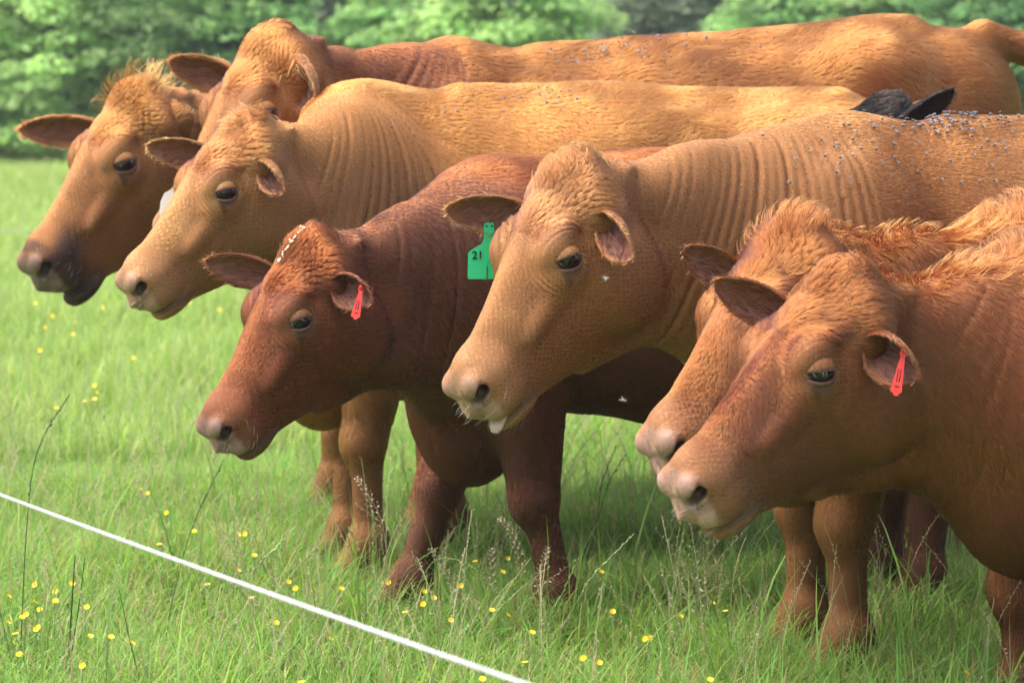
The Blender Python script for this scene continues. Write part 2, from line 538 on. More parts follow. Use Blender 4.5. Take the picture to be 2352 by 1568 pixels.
def refine(V, F, reg):
    """split in four every quad of F that lies in the region; neighbours take the extra points as polygon corners. F: array of quads or list of polygons"""
    polys = F if isinstance(F, list) else None
    if polys is None:
        quads, others = F, []
    else:
        quads = polys[0]; others = polys[1]
    inr = reg[quads].all(1)
    fin = quads[inr]; fout = quads[~inr]
    E = np.stack([fin, np.roll(fin, -1, 1)], 2).reshape(-1, 2)
    Es = np.sort(E, 1)
    N = len(V)
    key = Es[:, 0].astype(np.int64) * (N + 1) + Es[:, 1]
    uk, inv = np.unique(key, return_inverse=True)
    inv = inv.ravel()
    ea, eb = uk // (N + 1), uk % (N + 1)
    Vm = (V[ea] + V[eb]) / 2
    Vc = V[fin].mean(1)
    V2 = np.concatenate([V, Vm, Vc])
    em = (inv + N).reshape(-1, 4)
    ci = N + len(Vm) + np.arange(len(fin))
    nq = np.concatenate([np.stack([fin[:, i], em[:, i], ci, em[:, (i + 3) % 4]], 1) for i in range(4)])
    # the rest: quads that touch a split edge become polygons
    Eo = np.sort(np.stack([fout, np.roll(fout, -1, 1)], 2), 2)
    ko = Eo[..., 0].astype(np.int64) * (N + 1) + Eo[..., 1]
    pos = np.searchsorted(uk, ko); pos = np.clip(pos, 0, len(uk) - 1)
    hit = uk[pos] == ko
    tb = hit.any(1)
    keep = fout[~tb]
    new_others = list(others)
    d = dict(zip(uk.tolist(), range(len(uk))))
    for f, hh, pp in zip(fout[tb], hit[tb], pos[tb]):
        p = []
        for i in range(4):
            p.append(int(f[i]))
            if hh[i]:
                p.append(int(N + pp[i]))
        new_others.append(p)
    # polygons made earlier stay as they are (they lie outside the second region)
    return V2, [np.concatenate([nq, keep]), new_others]

# ------------------------------------------------------------------ head poses from the photograph's landmarks
def rodr(w):
    a = np.linalg.norm(w)
    if a < 1e-9:
        return np.eye(3)
    k = w / a
    K = np.array([[0, -k[2], k[1]], [k[2], 0, -k[0]], [-k[1], k[0], 0]])
    return np.eye(3) + math.sin(a) * K + (1 - math.cos(a)) * K @ K

def head_axes(yaw, pitch, roll=0.0):
    y, p = math.radians(yaw), math.radians(pitch)
    x = np.array([-math.cos(y) * math.cos(p), -math.sin(y) * math.cos(p), -math.sin(p)])
    l = norm(np.cross([0, 0, 1.0], x))
    R = np.stack([x, l, np.cross(x, l)], 1)
    return R @ rodr(np.array([math.radians(roll), 0, 0]))

def fit_head(lms, Y, yaw, pitch, scale, depth=1.0, wrot=160.0, wsc=250.0, fixscale=False):
    R0 = head_axes(yaw, pitch)
    names = list(lms)
    L = np.array([LM[n] for n in names], float)
    T = np.array([lms[n] for n in names], float)
    px0 = T.mean(0)
    lw = np.array([LW[n] for n in names])[:, None]
    x = np.array([0, 0, 0, px0[0] + 100, px0[1] - 120, scale])
    def res(x):
        o = at(x[3], x[4], Y)
        R = rodr(x[:3]) @ R0
        W = o + x[5] * (L @ R.T)
        r = ((proj(W) - T) * lw).ravel()
        return np.r_[r, wrot * x[:3], wsc * (x[5] - scale) * (50 if fixscale else 1)]
    for it in range(40):
        r = res(x)
        J = np.stack([(res(x + np.eye(6)[i] * e) - r) / e for i, e in enumerate((1e-4, 1e-4, 1e-4, 1e-1, 1e-1, 1e-4))], 1)
        x = x - np.linalg.solve(J.T @ J + 1e-6 * np.eye(6), J.T @ r)
    r = res(x)[:2 * len(names)].reshape(-1, 2) / lw
    R = rodr(x[:3]) @ R0
    if DBG:
        print('FIT', Y, 'scale %.3f' % x[5], 'yaw %.0f pitch %.0f' % (math.degrees(math.atan2(-R[1, 0], -R[0, 0])), math.degrees(math.asin(-R[2, 0]))), {n: tuple(np.round(v).astype(int)) for n, v in zip(names, r)})
    return at(x[3], x[4], Y), R, x[5]

# ------------------------------------------------------------------ ears, eyes, hooves
def ear_mesh(base, tip, opn, width, roll=1.0, flare=1.0, nu=22, nv=17, curl=0.0):
    base, tip = np.asarray(base, float), np.asarray(tip, float)
    ax = tip - base; L = np.linalg.norm(ax); ax = ax / L
    opn = np.asarray(opn, float); opn = norm(opn - ax * (opn @ ax))
    side = np.cross(ax, opn)
    u = np.linspace(0, 1, nu)
    wprof = np.interp(u, [0, .12, .3, .5, .7, .85, .95, 1], [.50, .72, .98, 1.0, .82, .56, .30, .03]) * width
    al = np.interp(u, [0, .15, .35, .6, .85, 1], [2.5, 2.1, 1.55, 1.2, 1.0, .8]) * roll
    v = np.linspace(-1, 1, nv)
    U, Vv = np.meshgrid(u, v, indexing='ij')
    W = np.repeat(wprof[:, None], nv, 1); A = np.repeat(al[:, None], nv, 1)
    r = W / A
    cu = np.stack([base + ax * L * t - opn * (.10 * L * math.sin(math.pi * t) * .4) + opn * curl * t * t * L for t in u])
    def shell(extra):
        rr = r + extra
        ang = A * Vv
        return cu[:, None, :] + (np.sin(ang) * rr)[..., None] * side + (r - np.cos(ang) * rr)[..., None] * opn
    thick = .0045 * np.clip((1 - np.abs(Vv) ** 6), .12, 1) * np.clip((1 - U) * 6, .15, 1)
    inn = shell(-thick * .5).reshape(-1, 3)
    out = shell(thick * .5 + .0015).reshape(-1, 3)
    n = nu * nv
    F = []
    for i in range(nu - 1):
        for j in range(nv - 1):
            a = i * nv + j
            F.append((a, a + 1, a + nv + 1, a + nv))
            F.append((n + a, n + a + nv, n + a + nv + 1, n + a + 1))
    for i in range(nu - 1):
        for j, fl in ((0, 0), (nv - 1, 1)):
            a = i * nv + j
            q = (a, a + nv, n + a + nv, n + a)
            F.append(q if not fl else q[::-1])
    for j in range(nv - 1):
        a = (nu - 1) * nv + j
        F.append((a, a + 1, n + a + 1, n + a))
    V = np.concatenate([inn, out])
    inner = np.r_[np.ones(n), np.zeros(n)]
    uu = np.r_[U.ravel(), U.ravel()]; vv = np.r_[Vv.ravel(), Vv.ravel()]
    return V, np.array(F), inner, uu, vv, dict(ax=ax, opn=opn, side=side, L=L, cu=cu, at=lambda t, s, e=0.0: shell(e)[int(round(t * (nu - 1))), int(round((s + 1) / 2 * (nv - 1)))])

def clam(c, R, r, hinge, outw, a0, a1, th, na=9, nt=25):
    """part of a thick spherical shell round a hinge axis: an eyelid"""
    hinge = norm(hinge); outw = norm(outw - hinge * (outw @ hinge)); up = np.cross(outw, hinge)
    a = np.linspace(a0, a1, na); t = np.linspace(-1.45, 1.45, nt)
    Aa, T = np.meshgrid(a, t, indexing='ij')
    lipr = 1 + .02 * (1 - np.linspace(0, 1, na))[:, None]
    def sh(rr):
        rr = rr * lipr
        d = (np.cos(T) * np.cos(Aa))[..., None] * outw + (np.cos(T) * np.sin(Aa))[..., None] * up + np.sin(T)[..., None] * hinge
        return (c + d * (rr * np.ones_like(T))[..., None] ).reshape(-1, 3)
    n = na * nt
    V = np.concatenate([sh(r), sh(r + th)])
    F = []
    for i in range(na - 1):
        for j in range(nt - 1):
            k = i * nt + j
            F.append((k, k + 1, k + nt + 1, k + nt)); F.append((n + k, n + k + nt, n + k + nt + 1, n + k + 1))
    for j in range(nt - 1):
        F.append((j, n + j, n + j + 1, j + 1))
    edge = np.tile(1 - np.repeat(np.linspace(0, 1, na), nt), 2)
    return V, np.array(F), edge

def uv_sphere(c, r, n=14, m=20, ax=(1, 1, 1), R=np.eye(3)):
    V, F = [], []
    for i in range(n + 1):
        a = math.pi * i / n
        for j in range(m):
            b = 2 * math.pi * j / m
            V.append(c + R @ (np.array([math.sin(a) * math.cos(b), math.sin(a) * math.sin(b), math.cos(a)]) * r * np.array(ax)))
    for i in range(n):
        for j in range(m):
            F.append((i * m + j, (i + 1) * m + j, (i + 1) * m + (j + 1) % m, i * m + (j + 1) % m))
    return np.array(V), np.array(F)

def hoof_mesh(p, s=1.0):
    V, F = [], []
    for sg in (1, -1):
        rings = []
        for z, fx, bx, wy in ((.0, .085, -.045, .040), (.018, .082, -.044, .040), (.045, .055, -.040, .034), (.068, .036, -.034, .028)):
            ring = []
            for k in range(12):
                a = 2 * math.pi * k / 12
                cx, sy = math.cos(a), math.sin(a)
                x = (fx if cx > 0 else -bx) * cx
                y = sg * (.024 + .001) + .5 * wy * sy * (1 - .35 * max(cx, 0) ** 2) * 1.1
                ring.append((p[0] + x * s, p[1] + y * s, z * s))
            rings.append(ring)
        b = len(V)
        for ring in rings:
            V += ring
        for i in range(len(rings) - 1):
            for k in range(12):
                F.append((b + i * 12 + k, b + i * 12 + (k + 1) % 12, b + (i + 1) * 12 + (k + 1) % 12, b + (i + 1) * 12 + k))
        F.append(tuple(b + k for k in range(12))[::-1])
        F.append(tuple(b + 36 + k for k in range(12)))
    return np.array(V), F

# ------------------------------------------------------------------ fur
def tri_of(V, F):
    if isinstance(F, list):
        q, oth = F
        T = [q[:, [0, 1, 2]], q[:, [0, 2, 3]]]
        ex = [(p[0], p[i], p[i + 1]) for p in oth for i in range(1, len(p) - 1)]
        if ex:
            T.append(np.array(ex))
        return np.concatenate(T)
    return np.concatenate([F[:, [0, 1, 2]], F[:, [0, 2, 3]]])

def vnormals(V, T):
    n = np.cross(V[T[:, 1]] - V[T[:, 0]], V[T[:, 2]] - V[T[:, 0]])
    N = np.zeros_like(V)
    for i in range(3):
        for k in range(3):
            N[:, k] += np.bincount(T[:, i], weights=n[:, k], minlength=len(V))
    return norm(N)

class Fur:
    def __init__(s):
        s.P, s.C, s.N, s.R = [], [], [], []
    def grow(s, V, T, N, flow, length, colr, dens, toW, seed=0, lift=.25, clump=.012, cstr=.6, turb=.35, tfreq=16., rad=.0009, wave=0.0, jit=.22, normjit=.18, cvar=.07):
        """dens: strands per square metre at each vertex"""
        g = np.random.default_rng(seed)
        a = V[T[:, 1]] - V[T[:, 0]]; b = V[T[:, 2]] - V[T[:, 0]]
        ar = np.linalg.norm(np.cross(a, b), axis=1) / 2
        w = ar * dens[T].mean(1)
        n = int(w.sum())
        if n < 1:
            return
        cdf = np.cumsum(w)
        t = np.searchsorted(cdf, g.random(n) * cdf[-1])
        u = g.random((n, 2)); fl = u.sum(1) > 1; u[fl] = 1 - u[fl]
        wt = np.stack([1 - u.sum(1), u[:, 0], u[:, 1]], 1)
        I = lambda A: (A[T[t]] * (wt[..., None] if A.ndim == 2 else wt)).sum(1)
        p = I(V); nn = norm(I(N)); L = I(length); c = I(colr); f = I(flow)
        L = L * g.uniform(.65, 1.2, n)
        lf = I(lift) if isinstance(lift, np.ndarray) else np.full(n, lift)
        cl = I(cstr) if isinstance(cstr, np.ndarray) else np.full(n, cstr)
        tb = I(turb) if isinstance(turb, np.ndarray) else np.full(n, turb)
        f = norm(f - nn * (f * nn).sum(1, keepdims=True))
        sd_ = np.cross(nn, f)
        ang = tb * wnoise(p, tfreq, 0) + tb * .6 * wnoise(p, tfreq * 2.7, 1) + g.normal(size=n) * jit
        f = f * np.cos(ang)[:, None] + sd_ * np.sin(ang)[:, None]
        sd_ = np.cross(nn, f)
        lf = np.clip(lf + .09 * wnoise(p, tfreq * 1.7, 2) + g.normal(size=n) * .05, .15, 1.2)
        ts = np.array([0, .34, .68, 1.0])
        wav = (wave * g.uniform(.4, 1, n) if wave else np.zeros(n))
        ph = 3 * wnoise(p, 30, 3)
        pts = []
        for q in ts:
            up = lf * q - (lf * .42) * q * q
            pts.append(p - nn * .0002 + (L * q * np.sqrt(np.clip(1 - lf * lf * .6, .2, 1)))[:, None] * f + (L * up)[:, None] * nn + (L * wav * np.sin(ph + q * 5) * q)[:, None] * sd_)
        pts = np.stack(pts, 1)
        # strands of a clump lean together towards the tips
        cs = clump if np.ndim(clump) == 0 else 1.0
        cell = np.floor((p + .5 * cs * np.stack([wnoise(p, 40, k) for k in range(3)], 1)) / cs).astype(np.int64)
        key = ((cell[:, 0] + 4096) << 40) | ((cell[:, 1] + 4096) << 20) | (cell[:, 2] + 4096)
        _, inv = np.unique(key, return_inverse=True); inv = inv.ravel()
        k = inv.max() + 1
        cn = np.bincount(inv, minlength=k)[:, None]
        for i, q in enumerate(ts):
            if i == 0:
                continue
            m = np.stack([np.bincount(inv, weights=pts[:, i, d], minlength=k) for d in range(3)], 1) / cn
            ww = (cl * q ** 1.3)[:, None]
            pts[:, i] = pts[:, i] * (1 - ww) + m[inv] * ww
        cj = g.normal(size=k)[inv] * .5 + g.normal(size=n) * .6
        c = c * np.exp(cvar * cj)[:, None]
        nj = norm(nn * 1.0 + g.normal(size=(n, 3)) * normjit * .5 + (g.normal(size=(k, 3)) * normjit)[inv] + f * .12)
        s.P.append(toW(pts.reshape(-1, 3), True).reshape(-1, 4, 3).astype(np.float32)); s.C.append(c.astype(np.float32)); s.N.append(toW(nj, False).astype(np.float32))
        rr = np.minimum(rad, .0001 + L * .036)
        s.R.append(rr[:, None] * np.array([1, .9, .65, .25])[None])
    def build(s, name, parent):
        P = np.concatenate(s.P); C = np.concatenate(s.C); N = np.concatenate(s.N); R = np.concatenate(s.R)
        n = len(P)
        hc = bpy.data.hair_curves.new(name)
        hc.add_curves([4] * n)
        hc.attributes['position'].data.foreach_set('vector', P.ravel())
        set_attr(hc, 'radius', 'FLOAT', 'POINT', R) if 'radius' not in hc.attributes else hc.attributes['radius'].data.foreach_set('value', R.astype(np.float32).ravel())
        set_attr(hc, 'col', 'FLOAT_COLOR', 'CURVE', np.c_[np.clip(C, 0, 1), np.ones(n)])
        set_attr(hc, 'nrm', 'FLOAT_VECTOR', 'CURVE', N)
        hc.materials.append(M_HAIR)
        o = bpy.data.objects.new(name, hc)
        col.objects.link(o)
        o.parent = parent
        return o, n

def seen_weight(Wp, Nw, far=.12):
    """fewer strands where the herd is turned away from, or far outside, the photographed side"""
    q = proj(Wp)
    ins = (q[:, 0] > -350) & (q[:, 0] < 2700) & (q[:, 1] > -300) & (q[:, 1] < 1900)
    d = norm(np.array([0, 0, CAMZ]) - Wp)
    fac = (Nw * d).sum(1) > -.25
    return np.where(ins & fac, 1.0, far)

def hairc(c):
    return .72 * np.asarray(c) ** np.array([1.02, 1.12, 1.21])

def sstep(a, b, x):
    t = np.clip((x - a) / (b - a), 0, 1)
    return t * t * (3 - 2 * t)

def lerp(a, b, t):
    return a + (b - a) * t

# ------------------------------------------------------------------ one animal
def make_cow(S):
    F0 = np.array([S['F'][0], S['F'][1], 0.0])
    y = math.radians(S['yaw'])
    h = np.array([-math.cos(y), -math.sin(y), 0.0]); l = np.array([math.sin(y), -math.cos(y), 0.0])
    Rb = np.stack([h, l, [0, 0, 1.0]], 1)
    o_w, R_w, hs = S['head']
    S['ho'] = Rb.T @ (o_w - F0); S['hR'] = Rb.T @ R_w; S['hs'] = hs
    V, F, X = build_cow(S)
    base = np.array(S['col'])
    toW = lambda P, pt: P @ Rb.T
    q = X['hl'](V)
    qx, qy, qz = q[:, 0], np.abs(q[:, 1]), q[:, 2]
    T = tri_of(V, F)
    N = vnormals(V, T)
    n0, n1, n2 = X['neck']
    tt = np.linspace(0, 1, 24)
    nb = bez(n0, n1, n2, tt)
    d2 = ((V[:, None, :] - nb[None]) ** 2).sum(2)
    tn = tt[d2.argmin(1)]
    dn = np.sqrt(d2.min(1))
    hgt = X['hgt']
    wd = S['wid']
    inhead = sstep(-.10, .02, qx) * (np.abs(q[:, 1]) < .2) * sstep(-.34, -.26, qz) * (qx < .62) * (qz < .2)
    neckw = (1 - inhead) * sstep(.38 * hgt, .28 * hgt, dn) * sstep(1.0, .78, tn) * (V[:, 2] > .5)
    # loose skin folds down the neck
    fa = S.get('folds', 0)
    if fa:
        d2s = d2.copy(); i0 = d2s.argmin(1)
        ii = np.clip(i0, 1, 22)
        seg = nb[ii + 1] - nb[ii - 1]
        tf = tt[ii] + ((V - nb[ii]) * seg).sum(1) / (seg * seg).sum(1) * (tt[ii + 1] - tt[ii - 1])
        Ln = np.linalg.norm(n2 - n0)
        ph = tf * Ln / S.get('foldw', .026) * 2 * math.pi + 2.6 * wnoise(V, 4, 0) + 1.1 * wnoise(V * [1, 1, .5], 13, 1) - 6.0 * (V[:, 2] - n1[2])
        sdw = 1 - np.abs(N[:, 2]) ** 3
        am = fa * neckw * sdw * sstep(.03, .15, tf)
        fi = np.floor(ph / (2 * math.pi)); fr = ph / (2 * math.pi) - fi
        ai = .25 + 1.0 * ((np.sin(fi * 12.9898) * 43758.5453) % 1.0)
        ai = ai * np.clip(.55 + .75 * wnoise(np.stack([fi * 2.3, V[:, 2] * 3.5, 0 * fi], 1), 1.6, 1), 0, 1.4)
        wid_ = .13 + .10 * ((np.sin(fi * 78.233) * 12543.123) % 1.0)
        V = V - N * (am * ai * np.exp(-((fr - .5) / wid_) ** 2))[:, None]
    # wrinkles over the eyes
    wr = S.get('brow', .0008) * hs
    if wr:
        ex = (qx - EYE[0]) * .95; ez = (qz - EYE[2] * 1.0)
        re = np.sqrt(ex * ex + ez * ez + .35 * (qy - .11) ** 2)
        m = sstep(.046, .055, re) * sstep(.104, .080, re) * (qy > .02) * sstep(-.035, .005, ez + .45 * ex) * np.clip(.7 + .5 * wnoise(q, 22, 2), 0, 1.2)
        V = V + N * (wr * m * np.sin(2 * math.pi * re / .0082 + .9 * wnoise(q, 26, 1)))[:, None]
    # slight unevenness of the flesh
    V = V + N * ((.0026 * wnoise(V, 6, 0) + .0007 * wnoise(V, 17, 1)) * (1 - inhead) + inhead * .0006 * wnoise(V, 30, 2))[:, None]
    N = vnormals(V, T)

    # ---------------- coat and skin colours, plus shade painted into nostril and mouth recesses
    c = np.repeat(base[None], len(V), 0)
    c = c * (1 + .13 * wnoise(V, 3.2, 1) + .07 * wnoise(V, 9, 2) + .06 * wnoise(V, 23, 3))[:, None]
    if 'back' in S:                                    # a bleached or redder back
        bc, z0, z1 = S['back']
        w = sstep(z0, z1, V[:, 2] / hgt + .05 * wnoise(V, 5, 3)) * (1 - inhead)
        c = lerp(c, np.array(bc) * (1 + .14 * wnoise(V, 11, 0))[:, None], w[:, None])
    if 'patch' in S:                                   # darker curly patches
        w = sstep(.35, 1.1, wnoise(V, S.get('pfreq', 9), 1) + .4 * wnoise(V, 25, 2)) * (1 - inhead) * (1 - neckw)
        c = lerp(c, np.array(S['patch'])[None], .35 * w[:, None])
    if 'neckc' in S:
        c = lerp(c, np.array(S['neckc'])[None] * (1 + .1 * wnoise(V, 12, 0))[:, None], (sstep(0, .6, neckw) * sstep(1.0, .6, tn) * .85)[:, None])
    if 'mask' in S:                                    # a redder cap over forehead and poll
        w = sstep(.23, .15, qx) * sstep(-.06, -.02, qz) * inhead
        c = lerp(c, np.array(S['mask'])[None] * (1 + .15 * wnoise(V, 40, 0))[:, None], (.8 * w)[:, None])
    if 'torso' in S:
        tw_ = (1 - inhead) * sstep(.02, .25, dn - .30 * hgt + .35 * (1 - sstep(.6, 1.0, tn)) * 0 + .10) * (1 - sstep(1.16, 1.26, V[:, 2] / hgt))
        c = lerp(c, np.array(S['torso'])[None] * (1 + .12 * wnoise(V, 8, 0))[:, None], (tw_ * .85)[:, None])
    legw = sstep(.50 * hgt, .25 * hgt, V[:, 2]) * (1 - inhead)
    c = lerp(c, np.array(S.get('legc', base * .75))[None], (.75 * legw)[:, None])
    er = np.sqrt((qx - .19) ** 2 + (qz + .062) ** 2)
    eyem = inhead * (qy > .05)
    pal = np.array(S.get('eyepale', base * np.array([1.12, 1.18, 1.1])))
    c = lerp(c, pal[None], (eyem * sstep(.062, .035, er) * .75)[:, None])
    c = lerp(c, np.array([.10, .045, .035])[None], (eyem * sstep(.032, .024, er) * .8)[:, None])
    tear = eyem * sstep(.010, .003, np.abs(qx - (.212 + .35 * (-.058 - qz)))) * sstep(-.098, -.085, qz) * sstep(-.056, -.064, qz)
    c = lerp(c, np.array([.045, .025, .018])[None], (tear * S.get('tear', .6))[:, None])
    muzp = np.array(S.get('muzpale', base * 1.25 + .03))
    mz = sstep(.36, .46, qx + .06 * wnoise(q, 25, 0) * .2) * inhead
    c = lerp(c, muzp[None], (mz * .75)[:, None])
    chin = sstep(.36, .41, qx) * sstep(0, .010, -(qz + .160 + .28 * (.488 - qx))) * inhead
    c = lerp(c, np.array(S.get('chinc', muzp * 1.1))[None], (chin * .8)[:, None])
    if 'dark_muz' in S:
        w = sstep(.36, .42, qx + .02 * wnoise(q, 20, 1)) * sstep(-.03, -.07, qz) * inhead
        w = np.maximum(w, sstep(.40, .43, qx) * sstep(-.14, -.15, qz) * inhead * .6)
        w = np.maximum(w, sstep(.435, .450, qx) * sstep(.480, .465, qx) * inhead * .8)
        c = lerp(c, np.array(S['dark_muz'])[None], (w * .93)[:, None])
    pad = .92 * sstep(.460, .492, qx - .030 * sstep(.045, .07, qy) + .005 * wnoise(q, 90, 2)) * sstep(-.158, -.146, qz) * inhead
    pk = np.array(S.get('pink', (.30, .178, .120))) * (1 + .10 * wnoise(q, 60, 1) + .10 * wnoise(q, 130, 0) - .35 * sstep(.9, 1.3, wnoise(q, 190, 3)))[:, None]
    c = lerp(c, pk, pad[:, None])
    nr = np.sqrt((qx - .488) ** 2 + (qy - .044) ** 2 + (qz + .072) ** 2)
    hole = sstep(.026, .016, nr) * inhead * .3 
    fsd = X['HL'](0, 0, 0)
    c = lerp(c, np.array([.10, .035, .030])[None], (hole * .8)[:, None])
    ml = inhead * sstep(.012, .004, np.abs(qz + .156 + .28 * (.488 - qx))) * sstep(.37, .40, qx)
    c = lerp(c, np.array([.07, .05, .045])[None], (ml * S.get('lipdark', .6))[:, None])
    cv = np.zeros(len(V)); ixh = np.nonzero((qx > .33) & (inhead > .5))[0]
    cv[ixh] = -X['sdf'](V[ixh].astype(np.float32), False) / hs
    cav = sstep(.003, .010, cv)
    c = lerp(c, np.array([.035, .014, .012])[None], (cav * np.where(qz > -.12, .9, .75))[:, None])  # painted shade: carved nostrils and mouth groove darken with depth
    c = np.clip(c, .004, .9)
    bare = np.maximum.reduce([pad, cav, sstep(.030, .026, er) * eyem, ml * .8])
    name = S['name']
    Vw = V @ Rb.T
    me = bpy.data.meshes.new(name)
    if isinstance(F, list):
        qd, oth = F
        lens = np.r_[np.full(len(qd), 4), [len(p) for p in oth]].astype(np.int32)
        flat = np.concatenate([qd.ravel()] + [np.array(p) for p in oth]).astype(np.int32)
    else:
        lens = np.full(len(F), 4, np.int32); flat = F.ravel().astype(np.int32)
    me.vertices.add(len(V)); me.vertices.foreach_set('co', Vw.astype(np.float32).ravel())
    me.loops.add(len(flat)); me.loops.foreach_set('vertex_index', flat)
    me.polygons.add(len(lens)); me.polygons.foreach_set('loop_start', np.r_[0, np.cumsum(lens)[:-1]].astype(np.int32))
    me.update(calc_edges=True)
    me.validate()
    me.polygons.foreach_set('use_smooth', np.ones(len(me.polygons), bool))
    set_attr(me, 'col', 'FLOAT_COLOR', 'POINT', np.c_[np.clip(lerp(.97 * c ** np.array([1.01, 1.05, 1.09]), c, np.maximum(pad, eyem * sstep(.05, .03, er))[:, None]), 0, 1), np.ones(len(c))])
    set_attr(me, 'wet', 'FLOAT', 'POINT', np.maximum(pad, hole * .5))
    me.materials.append(M_SKIN)
    cow = bpy.data.objects.new(name, me)
    col.objects.link(cow)
    cow.location = F0
    tag(cow, S['label'], 'cow', S.get('group'))

    # ---------------- fur: direction, length, density at each vertex
    zz = V[:, 2] / hgt
    flow = np.stack([-np.ones(len(V)), np.zeros(len(V)), -.25 - 1.3 * sstep(1.2, .75, zz)], 1)
    flow = lerp(flow, np.array([-.55, 0, -.85])[None], neckw[:, None])
    flow = lerp(flow, np.array([-.1, 0, -1.0])[None], legw[:, None])
    wc = np.array([.165, 0, .012])
    fl_h = np.stack([(q[:, 0] - wc[0]), (q[:, 1]) * .8, np.zeros(len(q)) - .03], 1)
    fl_h = norm(fl_h)
    cheek = sstep(-.05, -.10, qz)[:, None]
    fl_h = lerp(fl_h, np.array([-.45, 0, -.8])[None], cheek)
    flow = lerp(flow, fl_h @ S['hR'].T, inhead[:, None])
    ln = np.full(len(V), S.get('hair', .020))
    ln *= 1 - .5 * legw
    ln = lerp(ln, S.get('neckhair', .012), neckw)
    fore = inhead * sstep(.20, .08, qx) * sstep(-.09, -.03, qz)
    face = inhead * (1 - fore)
    ln = lerp(ln, S.get('facehair', .010), face)
    ln = lerp(ln, S.get('forehair', .018), fore)
    ln = lerp(ln, .0045, eyem * sstep(.085, .06, er))
    lift = np.full(len(V), .30); lift = lerp(lift, .26, inhead); lift = lerp(lift, .42, fore); lift = lerp(lift, .2, neckw)
    lift = lerp(lift, .14, inhead * sstep(.3, .42, qx))
    ln = lerp(ln, .0045, inhead * sstep(.32, .43, qx))
    lift += .16 * (S.get('curl', .3)) * (1 - inhead)
    turb = np.full(len(V), .22 + .55 * S.get('curl', .3)); turb = lerp(turb, .22, face); turb = lerp(turb, .42, fore); turb = lerp(turb, .22, neckw)
    cst = np.full(len(V), .62); cst = lerp(cst, .5, face); cst = lerp(cst, .65, fore)
    Wp = Vw + F0; Nw = N @ Rb.T
    vis = seen_weight(Wp, Nw)
    den = np.full(len(V), S.get('dens', 80000.)) * (1 - bare)
    den *= lerp(1.0, 2.4, inhead)
    den *= vis
    fur = Fur()
    sd0 = S.get('seed', 1)
    c_h = hairc(c)
    sleek = face * sstep(S.get('sleek', .012), S.get('sleek', .012) - .004, ln)
    fur.grow(V, T, N, flow, ln, c_h, den * sleek * 1.3, toW, sd0 + 60, lift=S.get('flift', .15), turb=.25, cstr=.5, clump=.010, tfreq=12., rad=S.get('frad', .00045), cvar=S.get('fcv', .09), jit=.18, normjit=.25)
    den = den * (1 - sleek)
    fur.grow(V, T, N, flow, ln, c_h, den, toW, sd0, lift=lift, turb=turb, cstr=cst, clump=S.get('clump', .012), tfreq=S.get('tfreq', 15.), rad=S.get('rad', .00058), cvar=S.get('cvar', .15))
    # longer hair on the poll
    pl = S.get('poll', .05)
    if pl:
        w = sstep(.075, .02, qx) * sstep(-.10, -.05, qz) * sstep(.085, .05, qy) * sstep(-.10, -.06, qx)
        fl = np.stack([-.55 * np.ones(len(q)), q[:, 1] * 5, .55 * np.ones(len(q))], 1) @ S['hR'].T + np.array(S.get('polldir', (0, 0, .4)))
        fur.grow(V, T, N, fl, np.full(len(V), pl), lerp(c_h, hairc(np.array(S.get('pollc', base * 1.1)))[None], .6), w * S.get('polln', 14000) * np.maximum(vis, .3), toW, sd0 + 1, lift=S.get('polllift', .45), clump=.024, cstr=.85, turb=.9, tfreq=11., rad=.0007, wave=.12, jit=.35)
    # mane along the top of the neck and back
    mn = S.get('mane')
    if mn:
        up_ = sstep(.55, .95, N[:, 2])
        w = up_ * (1 - inhead) * np.maximum(neckw * .9, sstep(1.15, 1.24, zz) * mn.get('back', .4)) * (np.abs(V[:, 1]) < .12)
        sidew = np.where(wnoise(V, 5, 2) > 0, 1, -1)
        fl = np.stack([-.9 * np.ones(len(V)), .5 * sidew, .4 * np.ones(len(V))], 1)
        fur.grow(V, T, N, fl, np.full(len(V), float(mn['len'])), lerp(c_h, hairc(np.array(mn['col']))[None], .8), w * 20000 * np.maximum(vis, .3), toW, sd0 + 2, lift=mn.get('lift', .7), clump=.03, cstr=.75, turb=.8, tfreq=9., rad=.0008, wave=.15)
    # whiskers
    w = inhead * sstep(.40, .46, qx) * sstep(-.06, -.09, qz)
    fur.grow(V, T, N, N + .4 * (S['hR'] @ np.array([1, 0, 0]))[None], np.full(len(V), .030), np.repeat(np.array([[.30, .23, .17]]), len(V), 0), w * 1300, toW, sd0 + 3, lift=.7, clump=.004, cstr=0, turb=.5, rad=.00035)
    # tail brush
    tl = S.get('tail', ((-1.33, 0, 1.22), (-1.42, 0, 1.10), (-1.42, 0, .75), (-1.40, 0, .50)))
    te = np.array([tl[-1][0] * S['len'], tl[-1][1] * wd, tl[-1][2] * hgt])
    w = sstep(.22, .02, np.linalg.norm(V - te, axis=1))
    fur.grow(V, T, N, np.repeat(np.array([[0, 0, -1.]]), len(V), 0), np.full(len(V), .18), c_h * .6, w * 12000, toW, sd0 + 4, lift=.15, clump=.03, cstr=.7, turb=.3, rad=.0012, wave=.1)

    # ---------------- ears
    HL = X['HL']; hR = S['hR']
    W2L = lambda p: Rb.T @ (np.asarray(p) - F0)
    ears = {}
